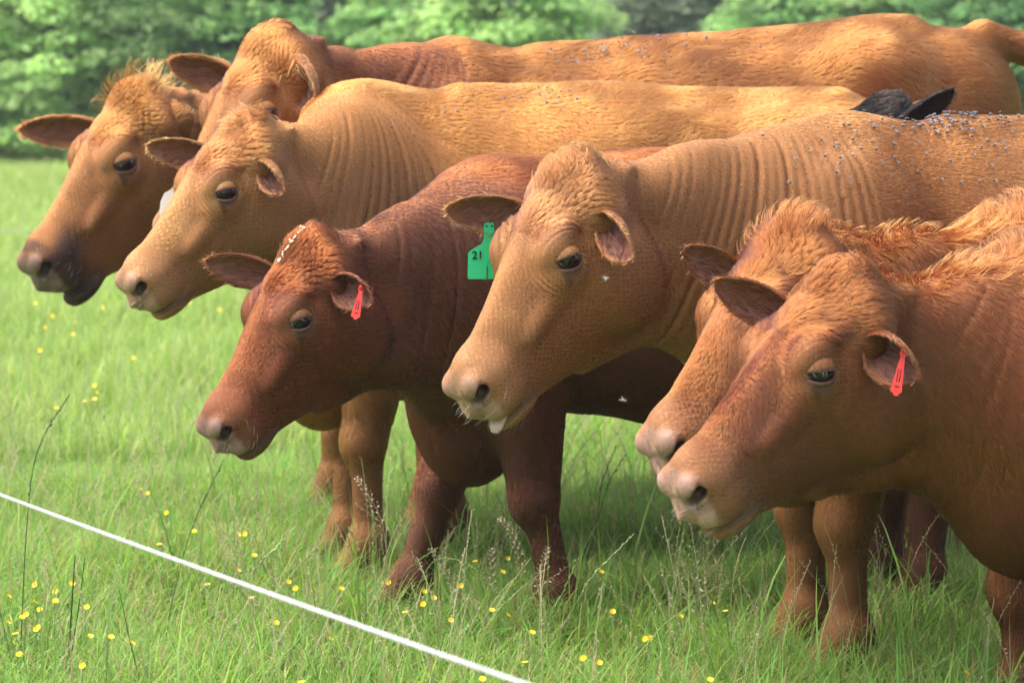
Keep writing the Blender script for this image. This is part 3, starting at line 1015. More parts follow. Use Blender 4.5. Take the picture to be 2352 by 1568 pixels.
    for side, sg in (('l', 1), ('r', -1)):
        es = dict(base=(.055, .092, -.092), tip=(.03, .29, -.12), opn=(.75, .1, -.55), w=.062 if sg > 0 else .054, roll=1.0, curl=0.0)
        es.update(S.get('ear' + side, {}))
        M = np.array([1, sg, 1])
        b = HL(*(np.array(es['base']) * M)); t = HL(*(np.array(es['tip']) * M))
        if 'px' in es:                      # aim the tip as the photograph shows it, keeping its distance
            bw = Rb @ b + F0
            t = W2L(at(es['px'][0], es['px'][1], bw[1] - es.get('dy', 0.0)))
        op = hR @ (np.array(es['opn']) * M)
        if 'opw' in es:
            op = Rb.T @ np.array(es['opw'])
        EV, EF, inner, eu, evv, ei = ear_mesh(b, t, op, es['w'] * hs, es['roll'], curl=es['curl'])
        ET = np.concatenate([EF[:, [0, 1, 2]], EF[:, [0, 2, 3]]])
        EN = vnormals(EV, ET)
        # make the normals point out of the shell
        cen = np.repeat(ei['cu'][:, None, :], 17, 1).reshape(-1, 3)
        n_ = len(EV) // 2
        sgn = np.sign((EN[n_:] * (EV[n_:] - EV[:n_])).sum(1).mean())
        if sgn < 0:
            EF = EF[:, ::-1]; EN = -EN
        ec = np.repeat(base[None], len(EV), 0) * (1 + .1 * wnoise(EV, 30, 0))[:, None]
        inc = np.array(es.get('inc', S.get('earin', (.115, .050, .036))))
        ec = lerp(ec, inc[None], (inner * sstep(1.0, .75, np.abs(evv)) * sstep(1.0, .85, eu))[:, None])
        rim = sstep(.8, 1.0, np.abs(evv)) * .6 + sstep(.85, 1, eu) * .4
        ec = lerp(ec, np.array(S.get('earrim', base * 1.15))[None], np.clip(rim, 0, 1)[:, None])
        eo = mesh_obj('ear', EV @ Rb.T, EF, M_SKIN, cow)
        set_attr(eo.data, 'col', 'FLOAT_COLOR', 'POINT', np.c_[np.clip(ec, 0, 1), np.ones(len(ec))])
        set_attr(eo.data, 'wet', 'FLOAT', 'POINT', np.zeros(len(ec)))
        flo = np.repeat(ei['ax'][None], len(EV), 0)
        eh = S.get('earhair', 1.0)
        fur.grow(EV, ET, EN, flo, np.full(len(EV), .011 * eh), hairc(ec), (1 - inner) * 70000, toW, sd0 + 5 + sg, lift=.22, clump=.008, cstr=.4, turb=.25, rad=.0008)
        fur.grow(EV, ET, EN, flo + EN * .2, np.full(len(EV), .020 * eh), hairc(ec) * .9, inner * 34000, toW, sd0 + 15 + sg, lift=.3, clump=.012, cstr=.5, turb=.3, rad=.0004)
        rimw = (sstep(.75, 1.0, np.abs(evv)) + sstep(.85, 1, eu)) * (1 - inner)
        outd = ei['side'][None] * np.sign(evv)[:, None] + ei['ax'][None] * .6
        fur.grow(EV, ET, norm(EN + .2 * outd), outd, np.full(len(EV), .018 * eh), lerp(ec, np.array(S.get('earrim', base * 1.2))[None], 1.0) * .7, np.clip(rimw, 0, 1) * 45000, toW, sd0 + 25 + sg, lift=.35, clump=.010, cstr=.5, turb=.4, rad=.0008)
        if es.get('tuft'):
            w = inner * sstep(.5, .1, eu)
            fur.grow(EV, ET, EN, np.repeat((Rb.T @ np.array(es['tuft']))[None], len(EV), 0), np.full(len(EV), .09), np.repeat(base[None] * 1.25, len(EV), 0), w * 9000, toW, sd0 + 35 + sg, lift=.3, clump=.02, cstr=.8, turb=.4, rad=.001)
        ears[side] = (eo, ei, EV)

    # ---------------- eyes with their lids
    for sg in (1, -1):
        M = np.array([1, sg, 1])
        ce = HL(*(EYE * M)); r = .0272 * hs
        outw = hR @ norm(np.array([.22, .95, .10]) * M); hinge = hR @ norm(np.array([.78, -.20, .58]) * M)
        EVs, EFs = uv_sphere(ce, r)
        eo = mesh_obj('eye', EVs @ Rb.T, EFs, M_EYE, cow)
        lid = S.get('lid', (19, -26))
        up = np.cross(norm(outw - hinge * (outw @ hinge)), hinge)
        s_ = 1 if (up @ (hR @ np.array([-.6, 0, .8]))) > 0 else -1
        for a0, a1, th, dk in ((lid[0], 118, .0050, 1), (lid[1], -112, .0045, 1)):
            LV, LF, edge = clam(ce, None, r * 1.035, hinge, outw, s_ * math.radians(a0), s_ * math.radians(a1), th * hs)
            lo = mesh_obj('eyelid', LV @ Rb.T, LF, M_SKIN, cow)
            lc = lerp(np.repeat(pal[None], len(LV), 0), np.array(S.get('lidc', (.055, .026, .020)))[None], sstep(.84, .97, edge)[:, None])
            lc = lerp(lc, np.array([.22, .10, .08])[None], (sstep(.92, 1, edge) * .6)[:, None])
            set_attr(lo.data, 'col', 'FLOAT_COLOR', 'POINT', np.c_[lc, np.ones(len(lc))])
            set_attr(lo.data, 'wet', 'FLOAT', 'POINT', edge ** 4)
            LT = np.concatenate([LF[:, [0, 1, 2]], LF[:, [0, 2, 3]]])
            LN = norm(LV - ce)
            n_ = len(LV) // 2
            outer = np.r_[np.zeros(n_), np.ones(n_)]
            fd = (hR @ (np.array([-.7, 0, .7]) * M)) * (1 if a0 > 0 else -1)
            fur.grow(LV, LT, LN, np.repeat(fd[None], len(LV), 0), np.full(len(LV), .007), hairc(lc), outer * sstep(1.0, .85, edge) * 160000, toW, sd0 + 45, lift=.18, clump=.006, cstr=.3, turb=.2, rad=.0007)
            if a0 > 0:
                fur.grow(LV, LT, LN, np.repeat((outw * .9 + hR @ np.array([.5, 0, -.6]))[None], len(LV), 0), np.full(len(LV), .017), np.repeat(np.array([S.get('lash', (.02, .012, .01))]), len(LV), 0), outer * sstep(.9, 1.0, edge) * 26000, toW, sd0 + 46, lift=.8, clump=.004, cstr=.2, turb=.2, rad=.0006)
    # ---------------- hooves
    for p in X['hoofs']:
        HV, HF = hoof_mesh(np.array([p[0], p[1], 0]), S.get('legr', 1.10) * .92)
        mesh_obj('hoof', HV @ Rb.T, HF, M_HOOF, cow)
    fo, nf = fur.build('coat', cow)
    if DBG:
        print('COW', S['label'][:30], 'verts', len(V), 'hair', nf)
    return cow, dict(F0=F0, Rb=Rb, HL=HL, ears=ears, V=V, N=N, T=T, q=q, hR=hR, hs=hs, S=S)

# ------------------------------------------------------------------ the herd
HD = {}
HD['E'] = fit_head({'eye': (1308, 608), 'nos': (1119, 900), 'tip': (1052, 880), 'mouth': (1234, 938), 'chin': (1175, 985), 'poll': (1290, 345), 'earl': (1410, 520), 'earr': (1150, 505)}, 6.72, 38, 52, 1.2, wrot=320)
HD['D'] = fit_head({'eye': (695, 749), 'nos': (526, 999), 'tip': (469, 983), 'mouth': (634, 995), 'chin': (592, 1045), 'poll': (680, 530), 'earl': (802, 640), 'earr': (562, 640)}, 7.25, 35, 50, 1.05, wrot=260)
HD['H'] = fit_head({'eye': (1893, 878), 'nos': (1605, 1137), 'tip': (1530, 1099), 'mouth': (1761, 1180), 'chin': (1669, 1232), 'poll': (1912, 590), 'earl': (2045, 780), 'earr': (1730, 690)}, 6.15, 32, 44, 1.15, wrot=260)
HD['B'] = fit_head({'eye': (527, 454), 'nos': (330, 662), 'tip': (280, 638), 'mouth': (446, 680), 'chin': (369, 736), 'poll': (545, 262), 'earl': (628, 375), 'earr': (437, 355)}, 7.95, 33, 48, 1.1, wrot=320)
HD['C'] = fit_head({'eye': (293, 385), 'nos': (115, 619), 'tip': (52, 596), 'mouth': (221, 625), 'chin': (164, 690), 'poll': (290, 195), 'earr': (152, 315)}, 9.15, 37, 50, 1.3, wrot=320)
HD['G'] = fit_head({'nos': (1559, 1039), 'tip': (1498, 1018), 'poll': (1796, 548), 'earr': (1648, 625)}, 6.55, 36, 48, 1.15, fixscale=True)
HD['A'] = fit_head({'eye': (616, 256), 'poll': (616, 112), 'earl': (705, 190), 'earr': (470, 175)}, 8.55, 38, 55, 1.28)
HD['F'] = (at(2030, 222, 8.15), head_axes(0, 28), .85)

GRP = 'cattle standing in a row in the pasture'
HERD = {
 'E': dict(nmid=-.07, legr=1.22, F=(.76, 7.12), yaw=12, H=1.25, len=1.12, wid=1.0, col=(.43, .215, .085), head=HD['E'], folds=.0075, foldw=.024, brow=.0016,
           hair=.012, neckhair=.006, facehair=.007, forehair=.024, poll=.042, mask=(0.205, 0.094, 0.046), patch=(0.180, 0.066, 0.017),
           earl=dict(px=(1457, 588), dy=.16, opw=(-1, -.05, .15), roll=1.15), earr=dict(inc=(.20, .095, .062), px=(1022, 480), dy=.02, opw=(-.1, -.9, -.3)),
           label='tan cow with a green ear tag and its tongue tip showing'),
 'D': dict(torso=(.088, .034, .015), neckc=(.100, .038, .018), legc=(.075, .029, .012), hd=.96, F=(.0, 7.72), yaw=15, H=1.14, len=.82, wid=.95, rump=.07, col=(.215, .075, .029), head=HD['D'], feet=((-.12, 0), (.215, .045), (0, 0), (0, 0)), folds=.004, foldw=.03,
           hair=.016, neckhair=.012, facehair=.010, fcv=.16, flift=.2, frad=.0005, forehair=.020, poll=.03, eyepale=(0.144, 0.057, 0.021), muzpale=(0.178, 0.066, 0.030), pink=(0.248, 0.156, 0.131), chinc=(0.146, 0.067, 0.034), back=(0.211, 0.068, 0.022), earin=(.14, .06, .045),
           earl=dict(px=(858, 688), dy=.10, opw=(-1, -.35, .1), roll=1.15), earr=dict(inc=(.20, .095, .062), px=(472, 597), dy=.02, opw=(-.1, -.9, -.3)),
           label='dark red calf with a pale streak on its poll and a red ear tag'),
 'H': dict(brisket=.8, nmid=-.14, neck=(1, 1.08), F=(1.13, 6.38), yaw=15, H=1.02, len=.85, wid=.9, col=(.295, .122, .049), head=HD['H'], folds=.003, foldw=.035,
           hair=.026, neckhair=.022, sleek=.024, fcv=.20, flift=.24, frad=.0006, facehair=.016, forehair=.026, lid=(13, -24), poll=.03, curl=.4, muzpale=(0.238, 0.112, 0.053), pink=(0.323, 0.199, 0.156), chinc=(0.213, 0.112, 0.050),
           earl=dict(px=(2112, 862), dy=.10, opw=(-1, -.22, .1), w=.068, roll=1.15), earr=dict(inc=(.20, .095, .062), px=(1640, 645), dy=.02, opw=(-.1, -.85, -.35)), mane=dict(len=.055, col=(.23, .095, .033), back=.3),
           label='nearest red brown calf with a red ear tag and a wet pink nose'),
 'G': dict(brisket=.8, nmid=-.15, F=(1.22, 6.82), yaw=15, H=1.10, len=.85, wid=.9, col=(.33, .142, .055), head=HD['G'], folds=.0,
           hair=.032, neckhair=.03, sleek=.024, fcv=.20, flift=.24, frad=.0006, facehair=.017, forehair=.032, poll=.065, curl=.4, muzpale=(0.251, 0.119, 0.056), pink=(0.311, 0.193, 0.150), polllift=.8,
           earl=dict(), earr=dict(inc=(.20, .095, .062), px=(1572, 568), dy=.02, opw=(-.1, -.85, -.35)), mane=dict(len=.065, col=(.25, .105, .035), back=.5),
           label='shaggy calf peering from just behind the nearest calf'),
 'B': dict(hd=.97, F=(-.36, 8.45), yaw=12, H=1.31, len=1.15, wid=1.0, col=(.45, .235, .095), head=HD['B'], folds=.0075, foldw=.026, brow=.0016,
           hair=.020, neckhair=.006, facehair=.007, forehair=.024, poll=.045, nmid=-.10, curl=.3, mask=(0.198, 0.077, 0.031), back=(0.341, 0.167, 0.046), patch=(0.228, 0.090, 0.021), muzpale=(0.330, 0.172, 0.079),
           earl=dict(px=(655, 432), dy=.12, opw=(-.8, .3, .2), roll=1.25), earr=dict(inc=(.20, .095, .062), px=(337, 335), dy=.02, opw=(-.1, -.9, -.3)),
           label='light tan cow with a golden back and wrinkled brow'),
 'A': dict(F=(-.15, 8.90), yaw=10, H=1.42, len=1.17, wid=1.05, rump=.09, col=(.39, .18, .066), head=HD['A'], folds=.006, foldw=.03, brow=.0014, tail=((-1.30, 0, 1.33), (-1.42, 0, 1.30), (-1.56, 0, 1.16), (-1.60, 0, .7)),
           hair=.026, neckhair=.014, facehair=.008, forehair=.022, poll=.03, nmid=-.16, curl=.4, neckc=(0.124, 0.041, 0.016), earhair=1.5, vox=.013, fine=False,
           earl=dict(base=(.025, .098, -.065), px=(722, 258), dy=.06, w=.072, opw=(-.65, -.75, -.1), roll=1.15, tuft=(0, -.2, -1)), earr=dict(inc=(.20, .095, .062), px=(389, 140), dy=.0, opw=(-.1, -.9, -.35)),
           label='tall ginger cow at the back with its tail raised'),
 'C': dict(hd=1.04, F=(-.45, 9.45), yaw=18, H=1.28, len=.86, wid=1.0, col=(.42, .20, .075), head=HD['C'], folds=.003, mo=.012,
           hair=.020, neckhair=.014, facehair=.008, forehair=.022, poll=.085, polln=9000, polllift=.95, polldir=(0, 0, 1.2), pollc=(0.312, 0.156, 0.054), dark_muz=(.034, .022, .017), pink=(0.150, 0.095, 0.075), chinc=(0.100, 0.075, 0.060), muzpale=(0.198, 0.079, 0.026), vox=.013, earhair=1.5,
           earl=dict(px=(440, 262), dy=-.02, opw=(.3, .7, .3)), earr=dict(inc=(.20, .095, .062), px=(43, 297), dy=.0, opw=(-.1, -.9, -.3)),
           label='tan cow with a dark muzzle and spiky topknot'),
 'F': dict(nmid=-.1, F=(1.62, 8.12), yaw=0, H=1.02, len=.9, wid=.85, col=(.012, .012, .014), head=HD['F'], hair=.014, poll=.03, vox=.014, fine=False, eyepale=(0.009, 0.009, 0.010), muzpale=(0.013, 0.013, 0.013), pink=(0.022, 0.022, 0.022), legc=(.012, .01, .01), earin=(.02, .02, .02), pollc=(0.018, 0.018, 0.021),
           earl=dict(px=(2190, 203), dy=.12, opw=(.2, -.7, -.7)), earr=dict(),
           label='black calf almost hidden behind the tan back with flies'),
}
HERD['D']['back'] = ((.20, .065, .022), 1.18, 1.29)
HERD['B']['back'] = ((.32, .145, .045), 1.05, 1.2)
HERD_BUILT = {}
for k, S in HERD.items():
    S['name'] = 'cow'; S['seed'] = 100 + ord(k); S['group'] = GRP; S['col'] = tuple(np.array(S['col']) * np.array([.54, .495, .45])); S.setdefault('feet', ((0, 0),) * 4)
    HERD_BUILT[k] = make_cow(S)

# ------------------------------------------------------------------ pasture, grass, trees, fence line
def leaf_mat(name, attr='col', trans=.35, rough=.55):
    nt = NT(name)
    a = nt.n('ShaderNodeAttribute', attribute_name=attr)
    d = nt.n('ShaderNodeBsdfPrincipled', {'Base Color': a.outputs['Color'], 'Roughness': rough, 'Specular IOR Level': 0.25})
    hs = nt.n('ShaderNodeHueSaturation', {'Color': a.outputs['Color'], 'Hue': 0.485, 'Saturation': 1.05, 'Value': 1.5})
    t = nt.n('ShaderNodeBsdfTranslucent', {'Color': hs.outputs[0]})
    m = nt.n('ShaderNodeMixShader', {0: trans, 1: d.outputs[0], 2: t.outputs[0]})
    return nt.surf(m.outputs[0])

M_LEAF = leaf_mat('foliage', trans=.5)
M_BLADE = leaf_mat('grass_blades', trans=.45)
M_BARK = noisy('bark', (.045, .035, .028), (.10, .085, .07), 14, .85, .2, .6)

def field_mat():
    nt = NT('pasture_ground')
    tc = nt.n('ShaderNodeTexCoord')
    n1 = nt.n('ShaderNodeTexNoise', {'Vector': tc.outputs['Object'], 'Scale': 0.35, 'Detail': 5.0})
    n2 = nt.n('ShaderNodeTexNoise', {'Vector': tc.outputs['Object'], 'Scale': 9.0, 'Detail': 6.0})
    c1 = ramp(nt, n1.outputs['Fac'], [(.3, (.085, .150, .030)), (.7, (.120, .190, .045))])
    c2 = ramp(nt, n2.outputs['Fac'], [(.3, (.55, .55, .50)), (.7, (1.3, 1.25, 1.1))])
    m = nt.n('ShaderNodeMix', {0: 1.0, 6: c1, 7: c2}, data_type='RGBA', blend_type='MULTIPLY')
    bm = nt.n('ShaderNodeBump', {'Height': n2.outputs['Fac'], 'Strength': .6, 'Distance': .05})
    b = nt.n('ShaderNodeBsdfPrincipled', {'Base Color': m.outputs[2], 'Roughness': .9, 'Specular IOR Level': .1, 'Normal': bm.outputs[0]})
    return nt.surf(b.outputs[0])

gx = np.r_[-240, -120, -60, np.linspace(-30, 30, 61), 60, 120, 240]; gy = np.r_[-60, -30, np.linspace(-10, 80, 91), 120, 200, 340]
GX, GY = np.meshgrid(gx, gy, indexing='ij')
GZ = .018 * wnoise(np.stack([GX.ravel(), GY.ravel(), 0 * GX.ravel()], 1), .8, 0).reshape(GX.shape) * (np.abs(GX) < 31)
nx, ny = GX.shape
gi = np.arange(nx * ny).reshape(nx, ny)
pasture = mesh_obj('pasture_ground', np.stack([GX, GY, GZ], -1).reshape(-1, 3), np.stack([gi[:-1, :-1], gi[1:, :-1], gi[1:, 1:], gi[:-1, 1:]], -1).reshape(-1, 4), field_mat())
tag(pasture, kind='structure')

def blade(g, h, w, lean, az, x, y, droop=1.0, seg=4):
    """one grass blade: a tapering, folded strip"""
    d = np.array([math.cos(az), math.sin(az)]); p = np.array([-d[1], d[0]])
    V = []
    for i in range(seg + 1):
        t = i / seg
        r = lean * h * t ** 1.8 * droop
        z = h * (t - .32 * lean * t ** 2.5)
        ww = w * (1 - t ** 1.6) * .5 * (.7 + .3 * min(1, 4 * t))
        c = np.array([x, y]) + d * r
        V.append((*(c - p * ww), z)); V.append((*(c + p * ww), z))
    return V

def tuft_mesh(seed, n, hmean, spread, cols, w=.0042, lean=.5, stems=0):
    g = np.random.default_rng(seed)
    V, F, C = [], [], []
    for k in range(n):
        a = g.uniform(0, 6.28); rr = spread * math.sqrt(g.random())
        h = hmean * g.uniform(.45, 1.25)
        b = blade(g, h, w * g.uniform(.6, 1.3), abs(g.normal(lean, .35)), g.uniform(0, 6.28), rr * math.cos(a), rr * math.sin(a))
        o = len(V); V += b
        m = len(b) // 2
        F += [(o + 2 * i, o + 2 * i + 1, o + 2 * i + 3, o + 2 * i + 2) for i in range(m - 1)]
        cc = np.array(cols[g.integers(len(cols))]) * g.uniform(.75, 1.25)
        for i in range(m):
            t = i / (m - 1)
            C += [cc * (.85 + .3 * t)] * 2
    me = bpy.data.meshes.new('grass_tuft')
    me.from_pydata(V, [], F); me.update()
    set_attr(me, 'col', 'FLOAT_COLOR', 'POINT', np.c_[np.array(C), np.ones(len(C))])
    me.materials.append(M_BLADE)
    me.polygons.foreach_set('use_smooth', np.ones(len(me.polygons), bool))
    return bpy.data.objects.new('grass_tuft', me)

GREEN = [(.175, .32, .05), (.21, .37, .06), (.13, .255, .045), (.28, .40, .095), (.20, .34, .08), (.17, .37, .08), (.42, .39, .17)]
FARG = [(.21, .35, .07), (.25, .38, .085), (.28, .40, .12), (.24, .36, .085), (.36, .42, .17)]
DRY = [(.30, .25, .12), (.24, .22, .10), (.16, .22, .07), (.10, .20, .04)]

def scatter(name, pts, scl, tufts, label=None):
    """many tufts standing on points: one object of kind stuff"""
    me = bpy.data.meshes.new(name)
    me.vertices.add(len(pts)); me.vertices.foreach_set('co', np.asarray(pts, np.float32).ravel())
    g = np.random.default_rng(len(pts))
    set_attr(me, 'scl', 'FLOAT', 'POINT', scl)
    set_attr(me, 'rot', 'FLOAT_VECTOR', 'POINT', np.c_[g.normal(0, .08, (len(pts), 2)), g.uniform(0, 6.28, len(pts))])
    set_attr(me, 'idx', 'INT', 'POINT', g.integers(0, len(tufts), len(pts)))
    o = bpy.data.objects.new(name, me)
    col.objects.link(o)
    c = bpy.data.collections.new(name + '_tufts')
    for t in tufts:
        c.objects.link(t)
    ng = bpy.data.node_groups.new(name, 'GeometryNodeTree')
    ng.interface.new_socket('Geometry', in_out='INPUT', socket_type='NodeSocketGeometry')
    ng.interface.new_socket('Geometry', in_out='OUTPUT', socket_type='NodeSocketGeometry')
    N = ng.nodes; Lk = ng.links.new
    gi_ = N.new('NodeGroupInput'); go = N.new('NodeGroupOutput')
    ci = N.new('GeometryNodeCollectionInfo'); ci.inputs['Collection'].default_value = c
    ci.inputs['Separate Children'].default_value = True; ci.inputs['Reset Children'].default_value = True
    ip = N.new('GeometryNodeInstanceOnPoints'); ip.inputs['Pick Instance'].default_value = True
    def at_(nm, ty):
        a = N.new('GeometryNodeInputNamedAttribute'); a.data_type = ty; a.inputs['Name'].default_value = nm
        return a.outputs['Attribute']
    Lk(gi_.outputs[0], ip.inputs['Points']); Lk(ci.outputs[0], ip.inputs['Instance'])
    Lk(at_('idx', 'INT'), ip.inputs['Instance Index'])
    e2r = N.new('FunctionNodeEulerToRotation')
    Lk(at_('rot', 'FLOAT_VECTOR'), e2r.inputs[0]); Lk(e2r.outputs[0], ip.inputs['Rotation'])
    Lk(at_('scl', 'FLOAT'), ip.inputs['Scale'])
    Lk(ip.outputs[0], go.inputs[0])
    md = o.modifiers.new('tufts', 'NODES'); md.node_group = ng
    tag(o, label, None, None, 'stuff')
    return o

def wedge(n, y0, y1, g, margin=1.0):
    yy = np.sqrt(g.uniform(y0 * y0, y1 * y1, n))
    xx = g.uniform(-1, 1, n) * (yy * 1176 / FPX + margin)
    return xx, yy

g = np.random.default_rng(5)
def ground_z(x, y):
    return .018 * wnoise(np.stack([x, y, 0 * x], 1), .8, 0)

near_t = [tuft_mesh(10 + k, 30, .110, .09, GREEN, .0048, .8) for k in range(6)] + [tuft_mesh(20 + k, 20, .15, .09, GREEN + DRY[:1], .0050, 1.0) for k in range(3)] + [tuft_mesh(25, 20, .10, .08, DRY, .0025, 1.0)]
x_, y_ = wedge(8200, 6.1, 11.5, g, .6)
sc_ = g.uniform(.65, 1.2, len(x_)) * (1 + .30 * wnoise(np.stack([x_, y_, 0 * x_], 1), 2.2, 1))
# the herd has trodden and grazed the grass it stands on
tr = np.exp(-(((x_ - .9) / 1.6) ** 2 + ((y_ - 8.0) / 1.1) ** 2))
sc_ *= 1 - .15 * tr
# thicker tufts where the feet keep the grazing mouths away
fp = []
for k in HERD_BUILT:
    cw = HERD_BUILT[k][0]
    for ch in cw.children:
        if ch.name.startswith('hoof'):
            v = np.array(ch.data.vertices[0].co) + np.array(cw.location)
            if v[1] < 10 and abs(v[0]) < 2:
                fp.append(v[:2] + g.normal(0, .085, (44, 2)) + np.array([-.02, -.075]))
fp = np.concatenate(fp)
x_ = np.r_[x_, fp[:, 0]]; y_ = np.r_[y_, fp[:, 1]]; sc_ = np.r_[sc_, g.uniform(.9, 1.45, len(fp))]
tag(scatter('near_grass', np.c_[x_, y_, ground_z(x_, y_)], np.clip(sc_, .35, 1.6), near_t), 'green grass of the pasture round the herd')

tall_t = [tuft_mesh(30 + k, 4, .30, .05, GREEN[:5], .0058, .55) for k in range(5)]
xt, yt = wedge(900, 6.1, 11.5, g, .5)
tag(scatter('tall_grass', np.c_[xt, yt, ground_z(xt, yt)], g.uniform(.6, 1.2, len(xt)), tall_t), 'scattered long grass blades standing above the turf')
def stem_mesh(seed):
    g = np.random.default_rng(seed)
    V, F, C = [], [], []
    for k in range(4):
        h = g.uniform(.22, .42); az = g.uniform(0, 6.28); ln_ = g.uniform(.1, .6)
        d = np.array([math.cos(az), math.sin(az)]); p = np.array([-d[1], d[0]])
        bx, by = g.normal(0, .03, 2); o = len(V)
        for i in range(7):
            t = i / 6; c = np.array([bx, by]) + d * ln_ * h * t ** 2; z = h * (t - .25 * ln_ * t ** 2)
            V += [(c[0] - p[0] * .0009, c[1] - p[1] * .0009, z), (c[0] + p[0] * .0009, c[1] + p[1] * .0009, z)]
            C += [np.array([.17, .24, .08]) * (1 - t) + np.array([.36, .34, .20]) * t] * 2
        F += [(o + 2 * i, o + 2 * i + 1, o + 2 * i + 3, o + 2 * i + 2) for i in range(6)]
        for j in range(16):
            t = .62 + .38 * j / 15; c = np.array([bx, by]) + d * ln_ * h * t ** 2; z = h * (t - .25 * ln_ * t ** 2)
            q = np.array([c[0], c[1], z]); w = norm(g.normal(size=3) + np.array([d[0] * .5, d[1] * .5, .9])); s_ = norm(np.cross(w, g.normal(size=3))) * .0016
            L = g.uniform(.006, .013) * (1.25 - t * .5); o = len(V)
            V += [tuple(q), tuple(q + w * L * .5 + s_), tuple(q + w * L), tuple(q + w * L * .5 - s_)]; F.append((o, o + 1, o + 2, o + 3))
            C += [np.array([.40, .36, .24]) * g.uniform(.7, 1.2)] * 4
    me = bpy.data.meshes.new('seed_stem'); me.from_pydata(V, [], F); me.update()
    set_attr(me, 'col', 'FLOAT_COLOR', 'POINT', np.c_[np.array(C), np.ones(len(C))])
    me.materials.append(M_BLADE)
    return bpy.data.objects.new('seed_stem', me)
xs_, ys_ = wedge(330, 6.1, 11.5, g, .5)
tag(scatter('wispy_seed_grass', np.c_[xs_, ys_, ground_z(xs_, ys_)], g.uniform(.7, 1.15, len(xs_)), [stem_mesh(80 + k) for k in range(6)]), 'wispy pale seed stems scattered through the pasture')
mid_t = [tuft_mesh(40 + k, 28, .15, .11, FARG, .0065, .5) for k in range(6)]
x_, y_ = wedge(9000, 11.0, 24, g, 1.0)
s2 = g.uniform(.7, 1.25, len(x_)) * (1 + .35 * wnoise(np.stack([x_, y_, 0 * x_], 1), 1.1, 1))
tag(scatter('meadow_grass', np.c_[x_, y_, ground_z(x_, y_)], np.clip(s2, .4, 1.8), mid_t), 'taller pale green meadow grass behind the herd')
far_t = [tuft_mesh(60 + k, 28, .15, .18, FARG, .012, .4) for k in range(5)]
x_, y_ = wedge(16000, 22, 60, g, 3.0)
s3 = g.uniform(.7, 1.3, len(x_)) * (1 + .35 * wnoise(np.stack([x_, y_, 0 * x_], 1), .5, 1))
tag(scatter('far_meadow_grass', np.c_[x_, y_, ground_z(x_, y_)], np.clip(s3, .4, 1.9), far_t), 'soft blurred grass running up to the trees')

# ---- trees beyond the field
def tree(x, y, h, w, cols, seed, label, n=17000, leaf=.12, dens_low=1.0):
    g = np.random.default_rng(seed)
    root = bpy.data.objects.new('tree', None); col.objects.link(root); root.location = (x, y, 0)
    root.empty_display_size = .3
    tag(root, label, 'tree', 'trees along the far edge of the field')
    # trunk and limbs
    V, F = [], []
    def limb(p0, p1, r0, r1, seg=5):
        b = len(V); p0 = np.array(p0, float); p1 = np.array(p1, float)
        d = norm(p1 - p0); s_ = norm(np.cross(d, [.3, 1, .2])); u = np.cross(d, s_)
        for i in range(seg + 1):
            t = i / seg; r = r0 + (r1 - r0) * t
            c = p0 + (p1 - p0) * t + .06 * (p1 - p0)[2] * np.array([math.sin(3 * t + seed), math.cos(2.3 * t), 0]) * t
            for k in range(7):
                a = 2 * math.pi * k / 7
                V.append(c + r * (math.cos(a) * s_ + math.sin(a) * u))
        for i in range(seg):
            for k in range(7):
                F.append((b + i * 7 + k, b + i * 7 + (k + 1) % 7, b + (i + 1) * 7 + (k + 1) % 7, b + (i + 1) * 7 + k))
    limb((0, 0, -.1), (.1, 0, h * .75), .013 * h, .008 * h, 8)
    for k in range(9):
        a = g.uniform(0, 6.28); z0 = h * g.uniform(.36, .6)
        limb((0, 0, z0), (math.cos(a) * w * .42, math.sin(a) * w * .42, z0 + h * g.uniform(.1, .3)), .012 * h, .003 * h)
    mesh_obj('trunk', V, [tuple(f) for f in F], M_BARK, root)
    # crown: leafy clumps on twigs, open between
    nl = 230
    ph = g.uniform(0, 6.28, nl); zt = g.uniform(0, 1, nl) ** .8
    prof = np.interp(zt, [0, .2, .5, .8, 1], [.82, 1.0, .98, .72, .30])
    rad = w / 2 * prof * np.sqrt(g.uniform(.12, 1, nl))
    lc = np.stack([rad * np.cos(ph), rad * np.sin(ph), .15 + zt * (h - .3)], 1)
    lr = g.uniform(.22, .55, nl) * w * .20 + .12
    which = g.integers(0, nl, n)
    d = norm(g.normal(size=(n, 3))); d[:, 2] = np.abs(d[:, 2]) * .8 + d[:, 2] * .2
    d = norm(d)
    rr = lr[which] * g.uniform(.35, 1.08, n) ** .5
    c = lc[which] + d * rr[:, None] * np.array([1.15, 1.15, .75])
    nrm = norm(d * .6 + np.array([0, -.1, .55]) + g.normal(size=(n, 3)) * .5)
    s_ = norm(np.cross(nrm, g.normal(size=(n, 3)))); u = np.cross(nrm, s_)
    sz = leaf * g.uniform(.6, 1.3, n)[:, None]
    q = np.stack([c - s_ * sz * .5, c - u * sz * .32 + nrm * sz * .06, c + s_ * sz * .5, c + u * sz * .32 + nrm * sz * .06], 1)
    V = q.reshape(-1, 3)
    tone = g.uniform(.55, 1.35, nl)[which] * g.uniform(.8, 1.2, n)
    mixc = g.uniform(0, 1, nl)[which][:, None]
    cc = (np.array(cols[0]) * (1 - mixc) + np.array(cols[1]) * mixc) * tone[:, None]
    o = mesh_obj('crown', V, np.arange(4 * n).reshape(n, 4), M_LEAF, root, smooth=False)
    set_attr(o.data, 'col', 'FLOAT_COLOR', 'POINT', np.repeat(np.c_[np.clip(cc, 0, 1), np.ones(n)], 4, 0))
    return root

